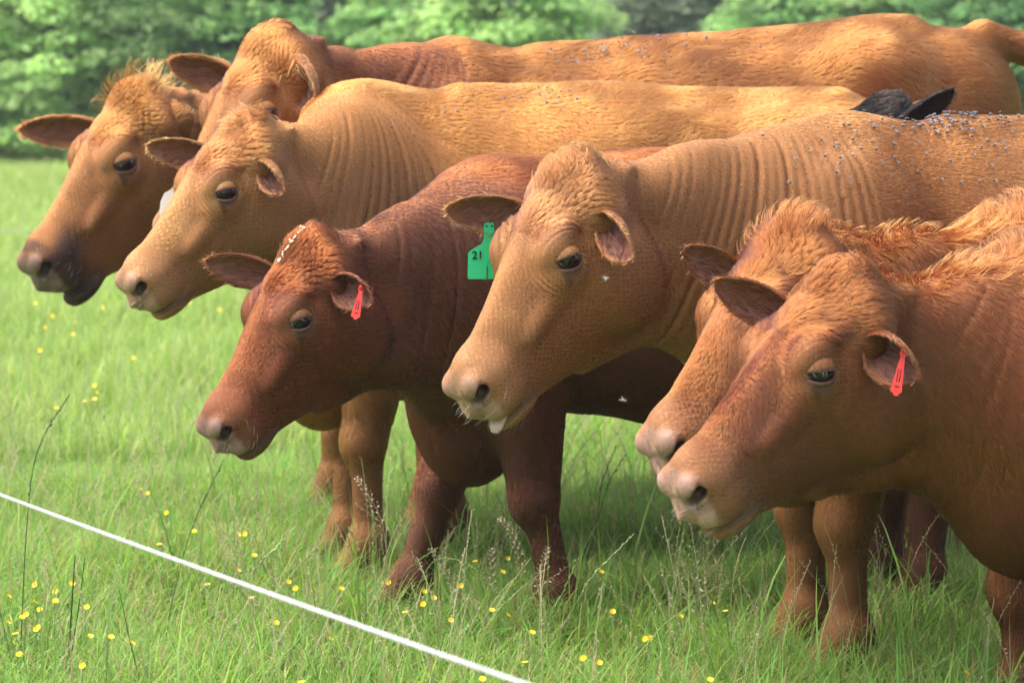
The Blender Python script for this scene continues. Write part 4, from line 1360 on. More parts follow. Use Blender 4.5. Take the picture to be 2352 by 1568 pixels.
BR = ((.20, .39, .13), (.29, .49, .17)); MG = ((.10, .23, .08), (.15, .30, .10)); GG = ((.17, .23, .14), (.22, .29, .18)); DK = ((.02, .05, .035), (.035, .07, .045)); YG = ((.28, .46, .16), (.37, .55, .21))
for i, (px, Y, h, w, c_, lab) in enumerate([
    (150, 45, 6.5, 3.4, YG, 'bright yellow green tree left of the spiky topknot'),
    (330, 47, 7.0, 3.2, BR, 'fresh green tree behind the spiky topknot'),
    (525, 46, 6.5, 2.8, BR, 'fresh green tree between the two far heads'),
    (760, 49, 7.5, 2.6, GG, 'grey green tree above the far cow neck'),
    (930, 46, 5.5, 2.6, BR, 'leafy green tree right of the grey green one'),
    (1150, 45, 5.5, 3.6, YG, 'broad bright tree above the middle of the far cow back'),
    (1560, 52, 8.0, 3.2, GG, 'hazy grey green tree beside the dark gap'),
    (1800, 50, 5.5, 3.0, BR, 'green tree above the far cow loin'),
    (2020, 50, 6.0, 3.2, YG, 'light green tree above the far cow hips'),
    (2320, 46, 6.0, 3.4, MG, 'mid green tree behind the raised tail'),
    (-60, 48, 7.0, 2.6, MG, 'mid green tree at the far end of the row beside the dark gap'),
    (2600, 47, 7.0, 3.8, BR, 'green tree past the raised tail'),
    (-330, 46, 7.0, 3.8, BR, 'green tree past the end of the far wire'),
    (30, 56, 9.0, 4.0, DK, 'dark evergreen in the gap behind the yellow green tree'),
    (1400, 60, 10.0, 4.4, DK, 'dark evergreen in the gap behind the broad bright tree'),
    (640, 60, 9.0, 5.0, MG, 'mid green tree standing behind the front row'),
    (1950, 62, 9.0, 5.4, DK, 'dark tree standing behind the light green tree'),
    (1050, 62, 9.0, 5.0, DK, 'dark tree standing behind the leafy green tree'),
    (260, 62, 9.0, 5.0, DK, 'dark tree standing behind the fresh green trees'),
    (2400, 60, 9.0, 5.0, DK, 'dark tree standing behind the raised tail'),
]):
    Y = Y * .9
    p = at(px, 200, Y)
    h = h * (.46 if Y < 52 else .75)
    tree(p[0], Y, h, w * .86, c_, 300 + i, lab)

# ------------------------------------------------------------------ a little summer haze over the field
if True:
    nt = NT('haze_air')
    vol = nt.n('ShaderNodeVolumePrincipled', {'Color': (.92, .96, 1.0, 1), 'Density': .0009, 'Anisotropy': .2})
    nt.t.links.new(vol.outputs[0], nt.out.inputs['Volume'])
    x0, x1, y0_, y1_, z0, z1 = -250, 250, -70, 350, -1.2, 12.5
    hz = mesh_obj('haze', [(x0, y0_, z0), (x1, y0_, z0), (x1, y1_, z0), (x0, y1_, z0), (x0, y0_, z1), (x1, y0_, z1), (x1, y1_, z1), (x0, y1_, z1)],
                  [(0, 3, 2, 1), (4, 5, 6, 7), (0, 1, 5, 4), (1, 2, 6, 5), (2, 3, 7, 6), (3, 0, 4, 7)], nt.m, smooth=False)
    tag(hz, kind='stuff')

# ------------------------------------------------------------------ fence rope and wire
def tube(pts, r, nseg=8, cap=True):
    pts = np.asarray(pts, float)
    V, F = [], []
    rr = np.broadcast_to(r, (len(pts),))
    for i, p in enumerate(pts):
        d = norm(pts[min(i + 1, len(pts) - 1)] - pts[max(i - 1, 0)])
        a = norm(np.cross(d, [.13, .31, .94])); b = np.cross(d, a)
        for k in range(nseg):
            t = 2 * math.pi * k / nseg
            V.append(p + rr[i] * (math.cos(t) * a + math.sin(t) * b))
    for i in range(len(pts) - 1):
        for k in range(nseg):
            F.append((i * nseg + k, i * nseg + (k + 1) % nseg, (i + 1) * nseg + (k + 1) % nseg, (i + 1) * nseg + k))
    if cap:
        F.append(tuple(range(nseg))[::-1]); F.append(tuple((len(pts) - 1) * nseg + k for k in range(nseg)))
    return V, F

M_ROPE = noisy('rope_white', (.42, .44, .47), (.66, .67, .69), 160, .6, .3)
M_STEEL = plain('wire_steel', (.0045, .005, .006), .35, .5, Metallic=0.0)
M_WIRE = plain('wire_grey', (.36, .40, .38), .5, .4)
pa, pb = at(0, 1121, 5.35), at(1250, 1573, 3.62)
dr = pb - pa
p0, p1 = pa - dr * .8, pb + dr * .35
Lr = np.linalg.norm(p1 - p0)
n = int(Lr / .0045)
tt_ = np.linspace(0, 1, n)
axis = norm(dr); sa = norm(np.cross(axis, [0, 0, 1.])); sb = np.cross(sa, axis)
sag = lambda t: -.012 * (1 - (2 * t - 1) ** 2)
base_ = p0 + (p1 - p0) * tt_[:, None] + np.stack([0 * tt_, 0 * tt_, sag(tt_)], 1)
rope = bpy.data.objects.new('fence_rope', None); col.objects.link(rope); rope.location = (pa + pb) / 2; rope.empty_display_size = .1
tag(rope, 'white twisted electric fence rope crossing in front of the herd', 'fence rope')
for k in range(3):
    w_ = tt_ * Lr / .030 * 2 * math.pi + k * 2.094
    pts = base_ + .0014 * (np.cos(w_)[:, None] * sa + np.sin(w_)[:, None] * sb)
    V, F = tube(pts, .0016, 5)
    mesh_obj('strand', np.array(V) - np.array(rope.location), [f for f in F], M_ROPE, rope)
qa, qb = at(-60, 529, 12.4), at(330, 521, 12.6)
V, F = tube([qa + (qb - qa) * t + np.array([0, 0, -.01 * math.sin(math.pi * t)]) for t in np.linspace(-2, 3.2, 30)], .0022, 6)
tag(mesh_obj('fence_wire', V, F, M_WIRE), 'thin pale fence wire behind the dark muzzled cow', 'fence wire')

# ------------------------------------------------------------------ ear tags, tongue and other parts of the animals
def part(cowkey, name, V, F, mat, smooth=False, label=None, parent=None):
    """V in world coordinates"""
    cow, X = HERD_BUILT[cowkey]
    o = mesh_obj(name, np.asarray(V) - X['F0'], F, mat, parent or cow, smooth)
    if label:
        o['label'] = label
    return o

def plate(outline, o, ux, uz, th):
    """a flat tag: outline in metres along ux, uz from o, thickness th"""
    o, ux, uz = map(np.asarray, (o, ux, uz)); n = norm(np.cross(ux, uz))
    f = [o + ux * a + uz * b + n * th / 2 for a, b in outline]; k = len(f)
    bck = [p - n * th for p in f]
    F = [tuple(range(k)), tuple(range(2 * k - 1, k - 1, -1))] + [(i, k + i, k + (i + 1) % k, (i + 1) % k) for i in range(k)]
    return np.array(f + bck), F, n

def text_on(word, size, o, ux, uz, n, cowkey, parent, th=.0006):
    cu = bpy.data.curves.new('number', 'FONT'); cu.body = word; cu.size = size; cu.extrude = th; cu.offset = size * .012
    cu.materials.append(M_INK)
    ob = bpy.data.objects.new('number', cu); col.objects.link(ob)
    dg = bpy.context.evaluated_depsgraph_get()
    me = bpy.data.meshes.new_from_object(ob.evaluated_get(dg))
    v = np.empty(len(me.vertices) * 3, np.float32); me.vertices.foreach_get('co', v); v = v.reshape(-1, 3)
    cow, X = HERD_BUILT[cowkey]
    w = np.asarray(o) + v[:, :1] * np.asarray(ux) + v[:, 1:2] * np.asarray(uz) + (v[:, 2:] + th) * n - X['F0']
    me.vertices.foreach_set('co', w.astype(np.float32).ravel()); me.update()
    bpy.data.objects.remove(ob); bpy.data.curves.remove(cu)
    r = bpy.data.objects.new('number', me); col.objects.link(r); r.parent = parent
    if not me.materials:
        me.materials.append(M_INK)
    return r

if 'E' in HERD_BUILT:
    cow, X = HERD_BUILT['E']
    Yt = float((X['Rb'] @ X['ears']['r'][1]['cu'][8] + X['F0'])[1]) - .035
    m = 1 * Yt / FPX                                       # metres per picture unit there
    o = at(1074, 641, Yt)
    ux = np.array([1, .10, .0]); ux = norm(ux); uz = norm(np.array([.02, .12, 1.0]))
    out = [(0, .004), (.003, 0), (.090, 0), (.094, .004), (.094, .060), (.086, .070), (.060, .082), (.056, .090), (.054, .118), (.051, .1215), (.046, .1195), (.041, .1215), (.036, .1195), (.033, .118), (.033, .086), (.029, .076), (.006, .062), (0, .056)]
    V, F, nn = plate(out, o, ux, uz, .0022)
    if nn[1] > 0:
        nn = -nn
    t_ = part('E', 'ear_tag', V, F, M_TAGG, label='green ear tag numbered 21')
    text_on('21', .024, o + ux * .008 + uz * .043 + nn * .0014, ux, uz, nn, 'E', t_)
    for a_ in (.038, .050):
        SV, SF = uv_sphere(o + ux * a_ + uz * .113 + nn * .0012, .0022, 6, 8)
        part('E', 'hole', SV, SF, M_INK, parent=t_)
    V2, F2, _ = plate([(.0405, .001), (.0425, .001), (.0425, .028), (.0405, .028)], o + nn * .0016, ux, uz, .0006)
    part('E', 'ink_line', V2, F2, M_INK, parent=t_)
    # tongue tip between the lips
    HL, Rb = X['HL'], X['Rb']
    pts = [Rb @ HL(*p) + X['F0'] for p in ((.43, 0, -.158), (.46, .006, -.158), (.486, .010, -.159), (.504, .012, -.163), (.513, .012, -.166))]
    V, F = [], []
    rad_ = [(.022, .007), (.024, .008), (.022, .0075), (.018, .0065), (.010, .004)]
    sx = Rb @ X['hR'][:, 1]; sz_ = Rb @ X['hR'][:, 2]
    for p, (ra, rb) in zip(pts, rad_):
        for k in range(14):
            a = 2 * math.pi * k / 14
            V.append(p + X['hs'] * (ra * math.cos(a) * sx + rb * math.sin(a) * sz_))
    for i in range(4):
        for k in range(14):
            F.append((i * 14 + k, i * 14 + (k + 1) % 14, (i + 1) * 14 + (k + 1) % 14, (i + 1) * 14 + k))
    F.append(tuple(56 + k for k in range(14)))
    part('E', 'tongue', V, F, M_TONGUE, True)

def red_tag(key, top, bot, lift):
    cow, X = HERD_BUILT[key]
    ei = X['ears']['l'][1]
    Ye = float((X['Rb'] @ ei['cu'][12] + X['F0'])[1]) - lift
    a, b = at(*top, Ye), at(*bot, Ye - .015)
    d = b - a; L = np.linalg.norm(d); d = d / L
    ux = norm(np.cross(d, [.3, 1, 0])); 
    V, F, nn = plate([(-.006, 0), (.006, 0), (.007, L * .16), (.004, L * .2), (.0055, L * .3), (.011, L * .92), (.007, L * .94), (.005, L), (-.003, L), (-.005, L * .95), (-.011, L * .93), (-.0055, L * .3), (-.004, L * .2), (-.007, L * .16)], a, ux, d, .002)
    if nn[1] > 0:
        nn = -nn
    t_ = part(key, 'ear_tag', V, F, M_TAGR, label='narrow red ear tag')
    for q0, q1, w0 in ((.45, .72, .0012), (.80, .83, .008)):
        for off in ((-.003, .002) if w0 < .005 else (0,)):
            V2, F2, _ = plate([(off - w0 / 2, L * q0), (off + w0 / 2, L * q0), (off + w0 / 2 + .001, L * q1), (off - w0 / 2, L * q1)], a + nn * .0013, ux, d, .0005)
            part(key, 'ink_mark', V2, F2, M_INK, parent=t_)
    SV, SF = uv_sphere(a + d * .006 + nn * .003, .006, 8, 10, (1, .6, 1))
    part(key, 'stud', SV, SF, M_TAGR, True, parent=t_)
if 'D' in HERD_BUILT:
    red_tag('D', (832, 655), (815, 733), .03)
    # a streak of dried pale chaff on the poll
    cow, X = HERD_BUILT['D']
    g = np.random.default_rng(77)
    Wv = X['V'] @ X['Rb'].T + X['F0']; pw = proj(Wv)
    for i in range(18):
        t = i / 17
        hp = X['HL'](-.02 + .105 * t + g.normal(0, .003), .006 + .006 * math.sin(5 * t) + g.normal(0, .005), .01)
        j = int(((X['V'] - hp) ** 2).sum(1).argmin())
        nrm = X['Rb'] @ X['N'][j]
        a = norm(np.cross(nrm, g.normal(size=3))); b = np.cross(nrm, a)
        s_ = g.uniform(.003, .008)
        c = Wv[j] + nrm * .009
        SV = np.array([c + a * s_, c + b * s_ * .6, c - a * s_, c - b * s_ * .5, c + nrm * .003, c - nrm * .002])
        part('D', 'chaff_flake', SV, [(0, 1, 4), (1, 2, 4), (2, 3, 4), (3, 0, 4), (1, 0, 5), (2, 1, 5), (3, 2, 5), (0, 3, 5)], M_CHAFF if 'M_CHAFF' in globals() else globals().setdefault('M_CHAFF', noisy('chaff', (.50, .48, .34), (.66, .64, .50), 200, .8, .2)))
if 'H' in HERD_BUILT:
    red_tag('H', (2078, 797), (2056, 908), .03)
if 'B' in HERD_BUILT:
    cow, X = HERD_BUILT['B']
    Yt = float((X['Rb'] @ X['ears']['r'][1]['cu'][3] + X['F0'])[1]) - .02
    o = at(366, 508, Yt)
    V, F, nn = plate([(0, .02), (.004, .004), (.014, 0), (.06, 0), (.06, .07), (.03, .08), (.012, .07), (.003, .05)], o, np.array([1., .1, 0]), np.array([0., .1, 1.]), .003)
    part('B', 'ear_tag', V, F, M_TAGW, label='pale ear tag hanging behind the face')

# ------------------------------------------------------------------ flies on the backs, fluff in the air
fly_me = None
def fly_mesh():
    V, F = uv_sphere(np.zeros(3), .0026, 6, 8, (1.5, 1, .9))
    n0 = len(V); F = [tuple(f) for f in F]
    for sg in (1, -1):
        V = np.r_[V, np.array([(.001, .001 * sg, .0028), (-.005, .0035 * sg, .0030), (-.0075, .0020 * sg, .0028), (-.004, .0006 * sg, .0034)])]
        F.append((n0, n0 + 1, n0 + 2, n0 + 3)); n0 += 4
    o = mesh_obj('fly', V, F, [M_FLY, M_WING])
    o.data.polygons[len(o.data.polygons) - 1].material_index = 1
    o.data.polygons[len(o.data.polygons) - 2].material_index = 1
    return o
M_FLY = plain('fly_body', (.045, .045, .05), .5, .3)
M_WING = plain('fly_wing', (.20, .20, .215), .4, .3)
FLY0 = None
g = np.random.default_rng(9)
def flies(key, boxes, where):
    global FLY0
    cow, X = HERD_BUILT[key]
    Wv = X['V'] @ X['Rb'].T + X['F0']; pw = proj(Wv)
    Nw = X['N'] @ X['Rb'].T
    for (cx, cy, sx, sy, n, slope) in boxes:
        for i in range(n):
            dx = g.normal(0, sx); px = cx + dx; py = cy + slope * dx + g.normal(0, sy)
            ok = np.nonzero((np.abs(pw[:, 0] - px) < 14) & (np.abs(pw[:, 1] - py) < 9) & (Nw[:, 1] < -.05))[0]
            if len(ok) == 0 or px > 2500:
                continue
            j = ok[g.integers(len(ok))]
            nrm = Nw[j]
            if FLY0 is None:
                FLY0 = o = fly_mesh()
            else:
                o = FLY0.copy(); col.objects.link(o)
            o.location = Wv[j] + nrm * S_H.get(key, .010)
            o.rotation_euler = Vector(nrm).to_track_quat('Z', 'Y').to_euler()
            o.rotation_euler.rotate_axis('Z', g.uniform(0, 6.28))
            tag(o, where, 'fly', 'flies resting on the cattle')
S_H = {'E': .008, 'A': .016, 'B': .013, 'D': .010, 'C': .006}
if 'E' in HERD_BUILT:
    flies('E', [(2130, 285, 75, 22, 70, -.05), (2240, 265, 60, 16, 45, 0), (2050, 330, 130, 55, 40, 0), (2300, 330, 40, 40, 12, 0)], 'tiny grey fly on the tan back below the black ear')
if 'A' in HERD_BUILT:
    flies('A', [(1480, 110, 110, 16, 34, -.10), (1340, 140, 70, 14, 14, -.1)], 'tiny pale fly on the far ginger back')
if 'B' in HERD_BUILT:
    flies('B', [(1290, 225, 50, 25, 16, 0), (1050, 290, 90, 30, 6, 0)], 'tiny pale fly on the golden back')
if 'C' in HERD_BUILT:
    flies('C', [(240, 384, 14, 3, 3, 0)], 'tiny fly on the brow of the dark muzzled cow')
M_FLUFF = plain('fluff', (.85, .85, .83), .8, .1)
def fluff(px, py, Y, s, label):
    V, F = [], []
    g = np.random.default_rng(int(px))
    c = at(px, py, Y)
    for k in range(44):
        d = norm(g.normal(size=3) * np.array([1.3, .6, .7])); e = norm(np.cross(d, g.normal(size=3))) * s * .02
        b = len(V); t = d * s * g.uniform(.5, 1)
        V += [-e, e, t + e * .3, t - e * .3]; F.append((b, b + 1, b + 2, b + 3))
    o = mesh_obj('seed_fluff', V, F, M_FLUFF); o.location = c
    tag(o, label, 'seed fluff')
fluff(1391, 639, 6.52, .010, 'white seed fluff caught on the cheek of the green tagged cow')
fluff(1432, 918, 6.9, .013, 'white seed fluff drifting under the throat of the green tagged cow')

# ------------------------------------------------------------------ buttercups
M_PETAL = plain('petal_yellow', (.82, .62, .02), .35, .5)
M_STEM = leaf_mat('stem_green', trans=.2)
def buttercup_mesh(seed, h=.22):
    g = np.random.default_rng(seed)
    lean = g.normal(0, .04, 2)
    pts = [np.array([lean[0] * (t ** 2), lean[1] * (t ** 2), h * t]) for t in np.linspace(0, 1, 6)]
    V, F = tube(pts, .0011, 5); V = list(V); nF = len(F)
    top = pts[-1]; tilt = norm(np.array([g.normal(0, .5), -.3 + g.normal(0, .5), 1.0]))
    a = norm(np.cross(tilt, [1, .2, .1])); b = np.cross(tilt, a)
    op = g.uniform(.35, .8)
    for k in range(5):
        th = 2 * math.pi * k / 5 + seed
        d = math.cos(th) * a + math.sin(th) * b; s_ = -math.sin(th) * a + math.cos(th) * b
        o = len(V)
        for r, w, z in ((.001, .0015, 0), (.004, .0040, .003 * op), (.0075, .0050, .006 * op), (.0100, .0026, .0085 * op)):
            for q, dz in ((-1, .0015), (0, 0), (1, .0015)):
                V.append(top + d * r + s_ * w * q + tilt * (z + dz))
        for i in range(3):
            for j in range(2):
                F.append((o + i * 3 + j, o + i * 3 + j + 1, o + (i + 1) * 3 + j + 1, o + (i + 1) * 3 + j))
    nP = len(F)
    SV, SF = uv_sphere(top + tilt * .002, .0025, 5, 8); o = len(V)
    V += list(SV); F += [tuple(int(x) + o for x in f) for f in SF]
    # a forked leaf on the stem
    for k in range(3):
        th = g.uniform(0, 6.28); d = np.array([math.cos(th), math.sin(th), .5]); s_ = np.array([-math.sin(th), math.cos(th), 0])
        o = len(V); p = pts[1 + k]
        V += [p, p + d * .03 + s_ * .004, p + d * .055, p + d * .03 - s_ * .004]; F.append((o, o + 1, o + 2, o + 3))
    me = bpy.data.meshes.new('buttercup')
    me.from_pydata([tuple(v) for v in V], [], [tuple(map(int, f)) for f in F]); me.update()
    me.materials.append(M_STEM); me.materials.append(M_PETAL)
    mi = np.zeros(len(F), np.int32); mi[nF:nP + len(SF)] = 1
    me.polygons.foreach_set('material_index', mi)
    set_attr(me, 'col', 'FLOAT_COLOR', 'POINT', np.tile([.12, .26, .06, 1.0], (len(V), 1)))
    return me
BCM = [buttercup_mesh(k, h) for k, h in ((1, .20), (2, .22), (3, .24), (4, .21), (5, .26))]
BC = [(154, 1339), (123, 1350), (104, 1359), (97, 1376), (151, 1371), (180, 1392), (83, 1335), (12, 1339), (38, 1364), (25, 1376), (73, 1398), (53, 1402), (4, 1398), (37, 1424), (73, 1444), (66, 1438), (80, 1436), (134, 1444), (52, 1471), (12, 1507), (22, 1500), (188, 1519), (198, 1443), (322, 1471), (348, 1116), (325, 1131), (383, 1171), (424, 1204), (428, 1219), (385, 1240), (544, 1227), (560, 1219), (534, 1260), (563, 1306), (500, 1331), (660, 1335), (679, 1343), (719, 1336), (534, 1322), (598, 1361), (627, 1429), (222, 880), (196, 905), (235, 898), (220, 915),
      (973, 1357), (967, 1379), (1067, 1383), (1185, 1407), (1120, 1280), (1163, 1281), (1051, 1337), (1084, 1300), (1193, 1334), (1248, 1510), (1370, 1521), (1337, 1502), (1067, 1534), (978, 1561), (1344, 1563), (1395, 1403), (1481, 1456), (1304, 1301), (778, 1461), (727, 1553), (1031, 1423), (883, 1330), (1144, 1435), (1654, 1380), (1682, 1391), (1569, 1413), (1482, 1458), (1569, 1537), (2240, 1539), (962, 1395), (985, 1372),
      (95, 748), (140, 760), (160, 700), (200, 690), (230, 705), (118, 722), (60, 690), (250, 740), (180, 735), (410, 700), (430, 690), (470, 705), (40, 850), (150, 930), (300, 820), (90, 800)]
BCO = []
for i, (px, py) in enumerate(BC):
    me = BCM[i % 5]; hh = (.20, .22, .24, .21, .26)[i % 5]
    # the meadow flowers far off stand in taller grass
    s_ = .72 if py > 1000 else .9
    p = ground_at(px, py, (hh + .008) * s_)
    o = bpy.data.objects.new('buttercup', me); col.objects.link(o)
    o.location = (p[0], p[1], 0); o.scale = (s_,) * 2 + (s_,); o.rotation_euler = (0, 0, g.normal(0, .3))
    BCO.append((o, px, py))

# each flower is named by the spot it grows at and its turn from the left there
SPOTS = [((60, 1350), 'top of the lower left patch'), ((60, 1405), 'middle of the lower left patch'), ((60, 1455), 'lower part of the lower left patch'), ((15, 1505), 'bottom left corner'), ((190, 1480), 'grass right of the lower left patch'),
         ((350, 1125), 'grass under the dark red muzzle'), ((410, 1210), 'grass above the middle of the rope'), ((550, 1240), 'grass left of the grey hooves'), ((540, 1330), 'grass touching the rope'), ((690, 1338), 'grass left of the tan foreleg'),
         ((620, 1420), 'grass below the middle of the rope'), ((750, 1500), 'grass below the right part of the rope'), ((980, 1375), 'cluster between the dark red forelegs'), ((1050, 1330), 'grass under the dark red chest'), ((1140, 1285), 'grass behind the pod stalks'),
         ((1185, 1420), 'grass left of the near dark red hoof'), ((1080, 1545), 'bottom edge right of the rope'), ((1340, 1530), 'bottom edge below the long pale seed head'), ((1440, 1430), 'grass right of the long pale seed head'), ((1304, 1301), 'shade behind the near dark red leg'),
         ((1670, 1385), 'shade below the pink noses'), ((1570, 1480), 'shade left of the right hand tan legs'), ((2240, 1539), 'shade before the nearest calf foreleg'), ((883, 1330), 'foot of the upright seed heads'),
         ((215, 900), 'meadow left of the dark red face'), ((120, 745), 'meadow below the dark chin'), ((190, 700), 'meadow between the two left chins'), ((440, 700), 'meadow under the tan chin'), ((60, 850), 'meadow at the left edge'), ((300, 820), 'meadow left of the dark red ear'), ((150, 930), 'meadow by the tallest stalk')]
by = {}
for o, px, py in BCO:
    k = min(range(len(SPOTS)), key=lambda i: (SPOTS[i][0][0] - px) ** 2 + (SPOTS[i][0][1] - py) ** 2 * 3)
    by.setdefault(k, []).append((px, py, o))
ORD = ['leftmost', 'second from left', 'third from left', 'fourth from left', 'fifth from left', 'sixth from left', 'seventh from left', 'eighth from left', 'ninth from left', 'tenth from left']
for k, lst in by.items():
    lst.sort(key=lambda q: q[0])
    for j, (px, py, o) in enumerate(lst):
        w_ = 'small yellow' if py < 1000 else 'yellow'
        lab = '%s buttercup in the %s' % (w_, SPOTS[k][1]) if len(lst) == 1 else '%s buttercup, %s in the %s' % (w_, 'rightmost' if j == len(lst) - 1 else ORD[j], SPOTS[k][1])
        tag(o, lab, 'flower', 'buttercups in the pasture')

# ------------------------------------------------------------------ tall grasses and seed heads
def stalk(path, heads, rgb, name, label, cat, Y=None, r=.0015, kind='grass', group=None, hl=.35):
    """path: picture points from the foot to the tip; the foot stands on the ground"""
    foot = ground_at(*path[0], 0.0) if Y is None else None
    Yf = foot[1] if Y is None else Y
    pts = [at(px, py, Yf - .02 * i) for i, (px, py) in enumerate(path)]
    pts[0][2] = 0.0 if Y is None else max(pts[0][2], 0)
    if Y is not None and pts[0][2] > .02:
        pts.insert(0, np.array([pts[0][0], pts[0][1], 0.0]))
    pts = np.array(pts)
    # smooth the path
    t = np.r_[0, np.cumsum(np.linalg.norm(np.diff(pts, axis=0), axis=1))]; t /= t[-1]
    u = np.linspace(0, 1, 22)
    P = np.stack([np.interp(u, t, pts[:, k]) for k in range(3)], 1)
    for _ in range(3):
        P[1:-1] = (P[:-2] + 2 * P[1:-1] + P[2:]) / 4
    o0 = P[0].copy()
    g = np.random.default_rng(abs(hash((path[0][0] * 7 + path[0][1]))) % 1000)
    V, F = tube(P - o0, np.linspace(r, r * .5, 22), 5); V = list(V)
    nS = len(V)
    if kind == 'grass' and heads:
        n = heads
        for k in range(n):
            q = 1 - hl * (k / n)
            i = q * 21; i0 = min(int(i), 20); c = P[i0] + (P[i0 + 1] - P[i0]) * (i - i0) - o0
            ax = norm(P[i0 + 1] - P[i0])
            sd_ = norm(np.cross(ax, g.normal(size=3)))
            d = norm(ax * 1.0 + sd_ * g.uniform(.15, .45)); e = norm(np.cross(d, g.normal(size=3)))
            L = g.uniform(.010, .016); b = len(V)
            V += [c, c + d * L * .5 + e * .0022, c + d * L, c + d * L * .5 - e * .0022, c + d * L * .5 + np.cross(d, e) * .0018]
            F += [(b, b + 1, b + 4), (b + 1, b + 2, b + 4), (b + 2, b + 3, b + 4), (b + 3, b, b + 4), (b, b + 3, b + 2, b + 1)]
    elif kind == 'pods':
        for k in range(heads):
            q = 1 - hl * (k / heads) ** 1.2
            i = q * 21; i0 = min(int(i), 20); c = P[i0] + (P[i0 + 1] - P[i0]) * (i - i0) - o0
            ax = norm(P[i0 + 1] - P[i0]); an = k * 2.4
            s1 = norm(np.cross(ax, [.2, 1, .1])); s2 = np.cross(ax, s1)
            out = math.cos(an) * s1 + math.sin(an) * s2
            Lk = .003 + .010 * (1 - q) / hl * .9
            d = norm(out + ax * .8); tip = c + d * Lk
            b = len(V); e = norm(np.cross(d, ax)); w = .0007
            V += [c - e * w * .4, c + e * w * .4, tip + e * w * .4, tip - e * w * .4]; F.append((b, b + 1, b + 2, b + 3))
            b = len(V); z = .006 + .002 * g.random(); f_ = norm(np.cross(d, e))
            V += [tip, tip + d * z + e * .0036, tip + d * z * .8, tip + d * z - e * .0036, tip + d * z * .6 + f_ * .0012]
            F += [(b, b + 1, b + 2, b + 3), (b, b + 1, b + 4), (b, b + 4, b + 3), (b + 1, b + 2, b + 4), (b + 2, b + 3, b + 4)]
    o = mesh_obj(name, V, [tuple(map(int, f)) for f in F], M_STEM); o.location = o0
    c = np.tile([*rgb, 1.0], (len(V), 1))
    if kind == 'pods':
        c[nS:] = (.46, .38, .27, 1)
    else:
        c[nS:, :3] = np.array(rgb) * 1.25 + .03
    c[:nS, :3] *= np.linspace(.8, 1.1, nS)[:, None]
    set_attr(o.data, 'col', 'FLOAT_COLOR', 'POINT', c)
    tag(o, label, cat, group)
    return o

DG, LG, PG = (.05, .13, .04), (.17, .30, .08), (.30, .36, .16)
GS = 'tall flowering grass stalks'
stalk([(45, 1545), (58, 1250), (72, 1080), (95, 1000), (155, 915)], 26, DG, 'grass_stalk', 'tallest dark grass stalk crossing the rope near its far end', 'grass stalk', group=GS, hl=.40)
stalk([(155, 1545), (163, 1420), (172, 1275)], 0, (.05, .14, .03), 'grass_stalk', 'thick dark leaf blade standing in the buttercup patch', 'grass stalk', r=.003, group=GS)
stalk([(158, 1545), (180, 1400), (195, 1280)], 0, (.05, .14, .03), 'grass_stalk', 'slim dark leaf blade beside the thick one in the buttercup patch', 'grass stalk', r=.002, group=GS)
stalk([(375, 1510), (392, 1390), (430, 1240), (465, 1150), (510, 1065)], 24, (.08, .17, .05), 'grass_stalk', 'open headed grass stalk crossing the rope below the dark red muzzle', 'grass stalk', group=GS, hl=.38)
stalk([(330, 1600), (300, 1480), (272, 1345)], 0, (.06, .17, .05), 'grass_stalk', 'bare bluish green stalk left of the open headed one', 'grass stalk', group=GS)
stalk([(470, 1590), (520, 1420), (580, 1310), (648, 1243)], 22, PG, 'grass_stalk', 'pale headed grass stalk arching over the rope', 'grass stalk', group=GS, hl=.3)
stalk([(600, 1600), (680, 1480), (745, 1385)], 0, (.07, .18, .05), 'grass_stalk', 'bare green stalk slanting up to the rope', 'grass stalk', group=GS)
stalk([(870, 1420), (885, 1330), (905, 1210), (935, 1110)], 26, LG, 'grass_stalk', 'upright green seed head before the dark red calf foreleg', 'grass stalk', group=GS, hl=.45)
stalk([(895, 1425), (850, 1310), (810, 1235), (803, 1215)], 18, PG, 'grass_stalk', 'pale seed head nodding away before the tan foreleg', 'grass stalk', group=GS, hl=.3)
stalk([(905, 1440), (860, 1350), (858, 1250), (856, 1180)], 20, LG, 'grass_stalk', 'slim seed head between the tan and dark red legs', 'grass stalk', group=GS, hl=.4)
stalk([(890, 1450), (925, 1320), (960, 1285), (1000, 1262)], 20, LG, 'grass_stalk', 'green seed head bent across the dark red shin', 'grass stalk', group=GS, hl=.4)
stalk([(930, 1460), (960, 1340), (1000, 1275), (1080, 1290), (1155, 1372)], 24, PG, 'grass_stalk', 'drooping pale seed head between the dark red forelegs', 'grass stalk', group=GS, hl=.45)
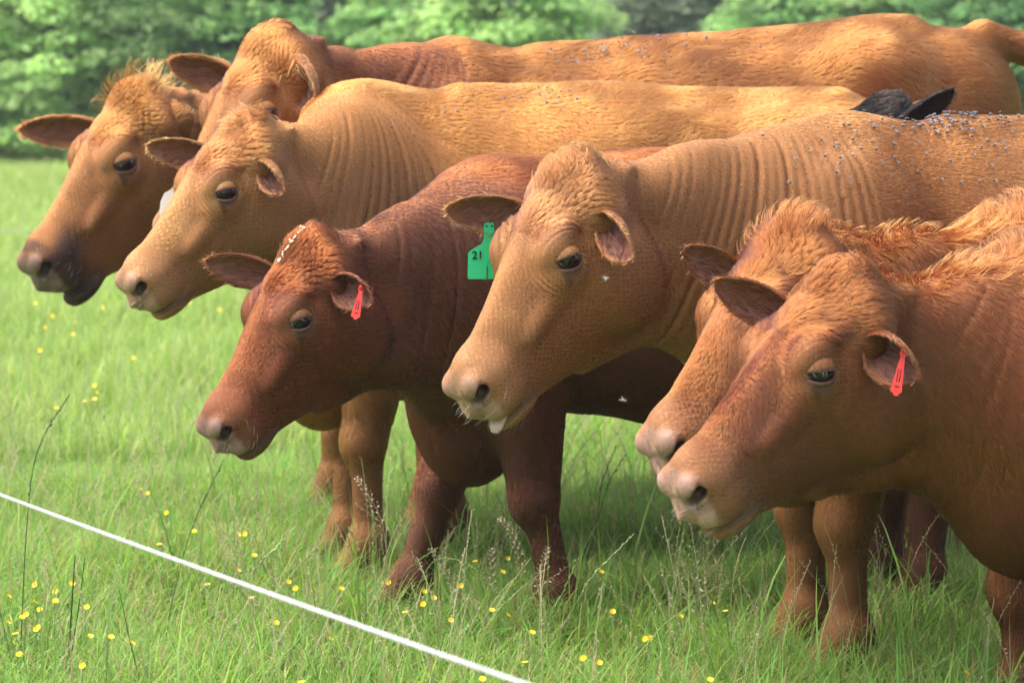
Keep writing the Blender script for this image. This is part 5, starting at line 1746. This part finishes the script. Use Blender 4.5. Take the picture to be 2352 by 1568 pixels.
stalk([(1235, 1540), (1300, 1425), (1360, 1320), (1450, 1233)], 30, PG, 'grass_stalk', 'long pale seed head right of the dark red foreleg', 'grass stalk', group=GS, hl=.5)
stalk([(1215, 1540), (1265, 1420), (1320, 1300)], 24, LG, 'grass_stalk', 'shorter green seed head beside the long pale one', 'grass stalk', group=GS, hl=.5)
stalk([(1330, 1300), (1372, 1190), (1380, 1110), (1412, 1032)], 14, (.04, .07, .03), 'grass_stalk', 'dark thin seed head in the bright grass under the tan cow', 'grass stalk', Y=8.2, group=GS, hl=.35)
stalk([(1345, 1300), (1380, 1170), (1400, 1100), (1432, 1050)], 12, (.04, .07, .03), 'grass_stalk', 'second dark seed head in the bright grass under the tan cow', 'grass stalk', Y=8.25, group=GS, hl=.3)
stalk([(2090, 1560), (2180, 1510), (2225, 1480)], 16, LG, 'grass_stalk', 'small green seed head at the nearest calf foreleg', 'grass stalk', Y=6.3, group=GS, hl=.4)
YS, GP = (.34, .27, .06), 'seed pod stalks in the grass'
stalk([(1145, 1520), (1178, 1400), (1200, 1300), (1175, 1215), (1152, 1192)], 60, YS, 'pod_stalk', 'tallest yellowing pod stalk before the dark red calf', 'pod stalk', kind='pods', group=GP, hl=.48)
stalk([(1130, 1520), (1180, 1420), (1235, 1320), (1258, 1262)], 46, (.30, .22, .09), 'pod_stalk', 'reddish pod stalk leaning before the near dark red foreleg', 'pod stalk', kind='pods', group=GP, hl=.40)
stalk([(1095, 1510), (1075, 1400), (1030, 1320), (992, 1262)], 54, (.26, .26, .10), 'pod_stalk', 'pod stalk leaning away between the dark red forelegs', 'pod stalk', kind='pods', group=GP, hl=.6)
stalk([(1110, 1480), (1128, 1350), (1130, 1262)], 40, (.20, .24, .08), 'pod_stalk', 'short green pod stalk behind the tallest one', 'pod stalk', kind='pods', Y=7.3, group=GP, hl=.4)
stalk([(900, 1400), (880, 1190), (830, 1110), (822, 1100)], 44, (.30, .28, .14), 'pod_stalk', 'thin pod stalk arching before the tan leg', 'pod stalk', kind='pods', Y=7.1, group=GP, hl=.35)
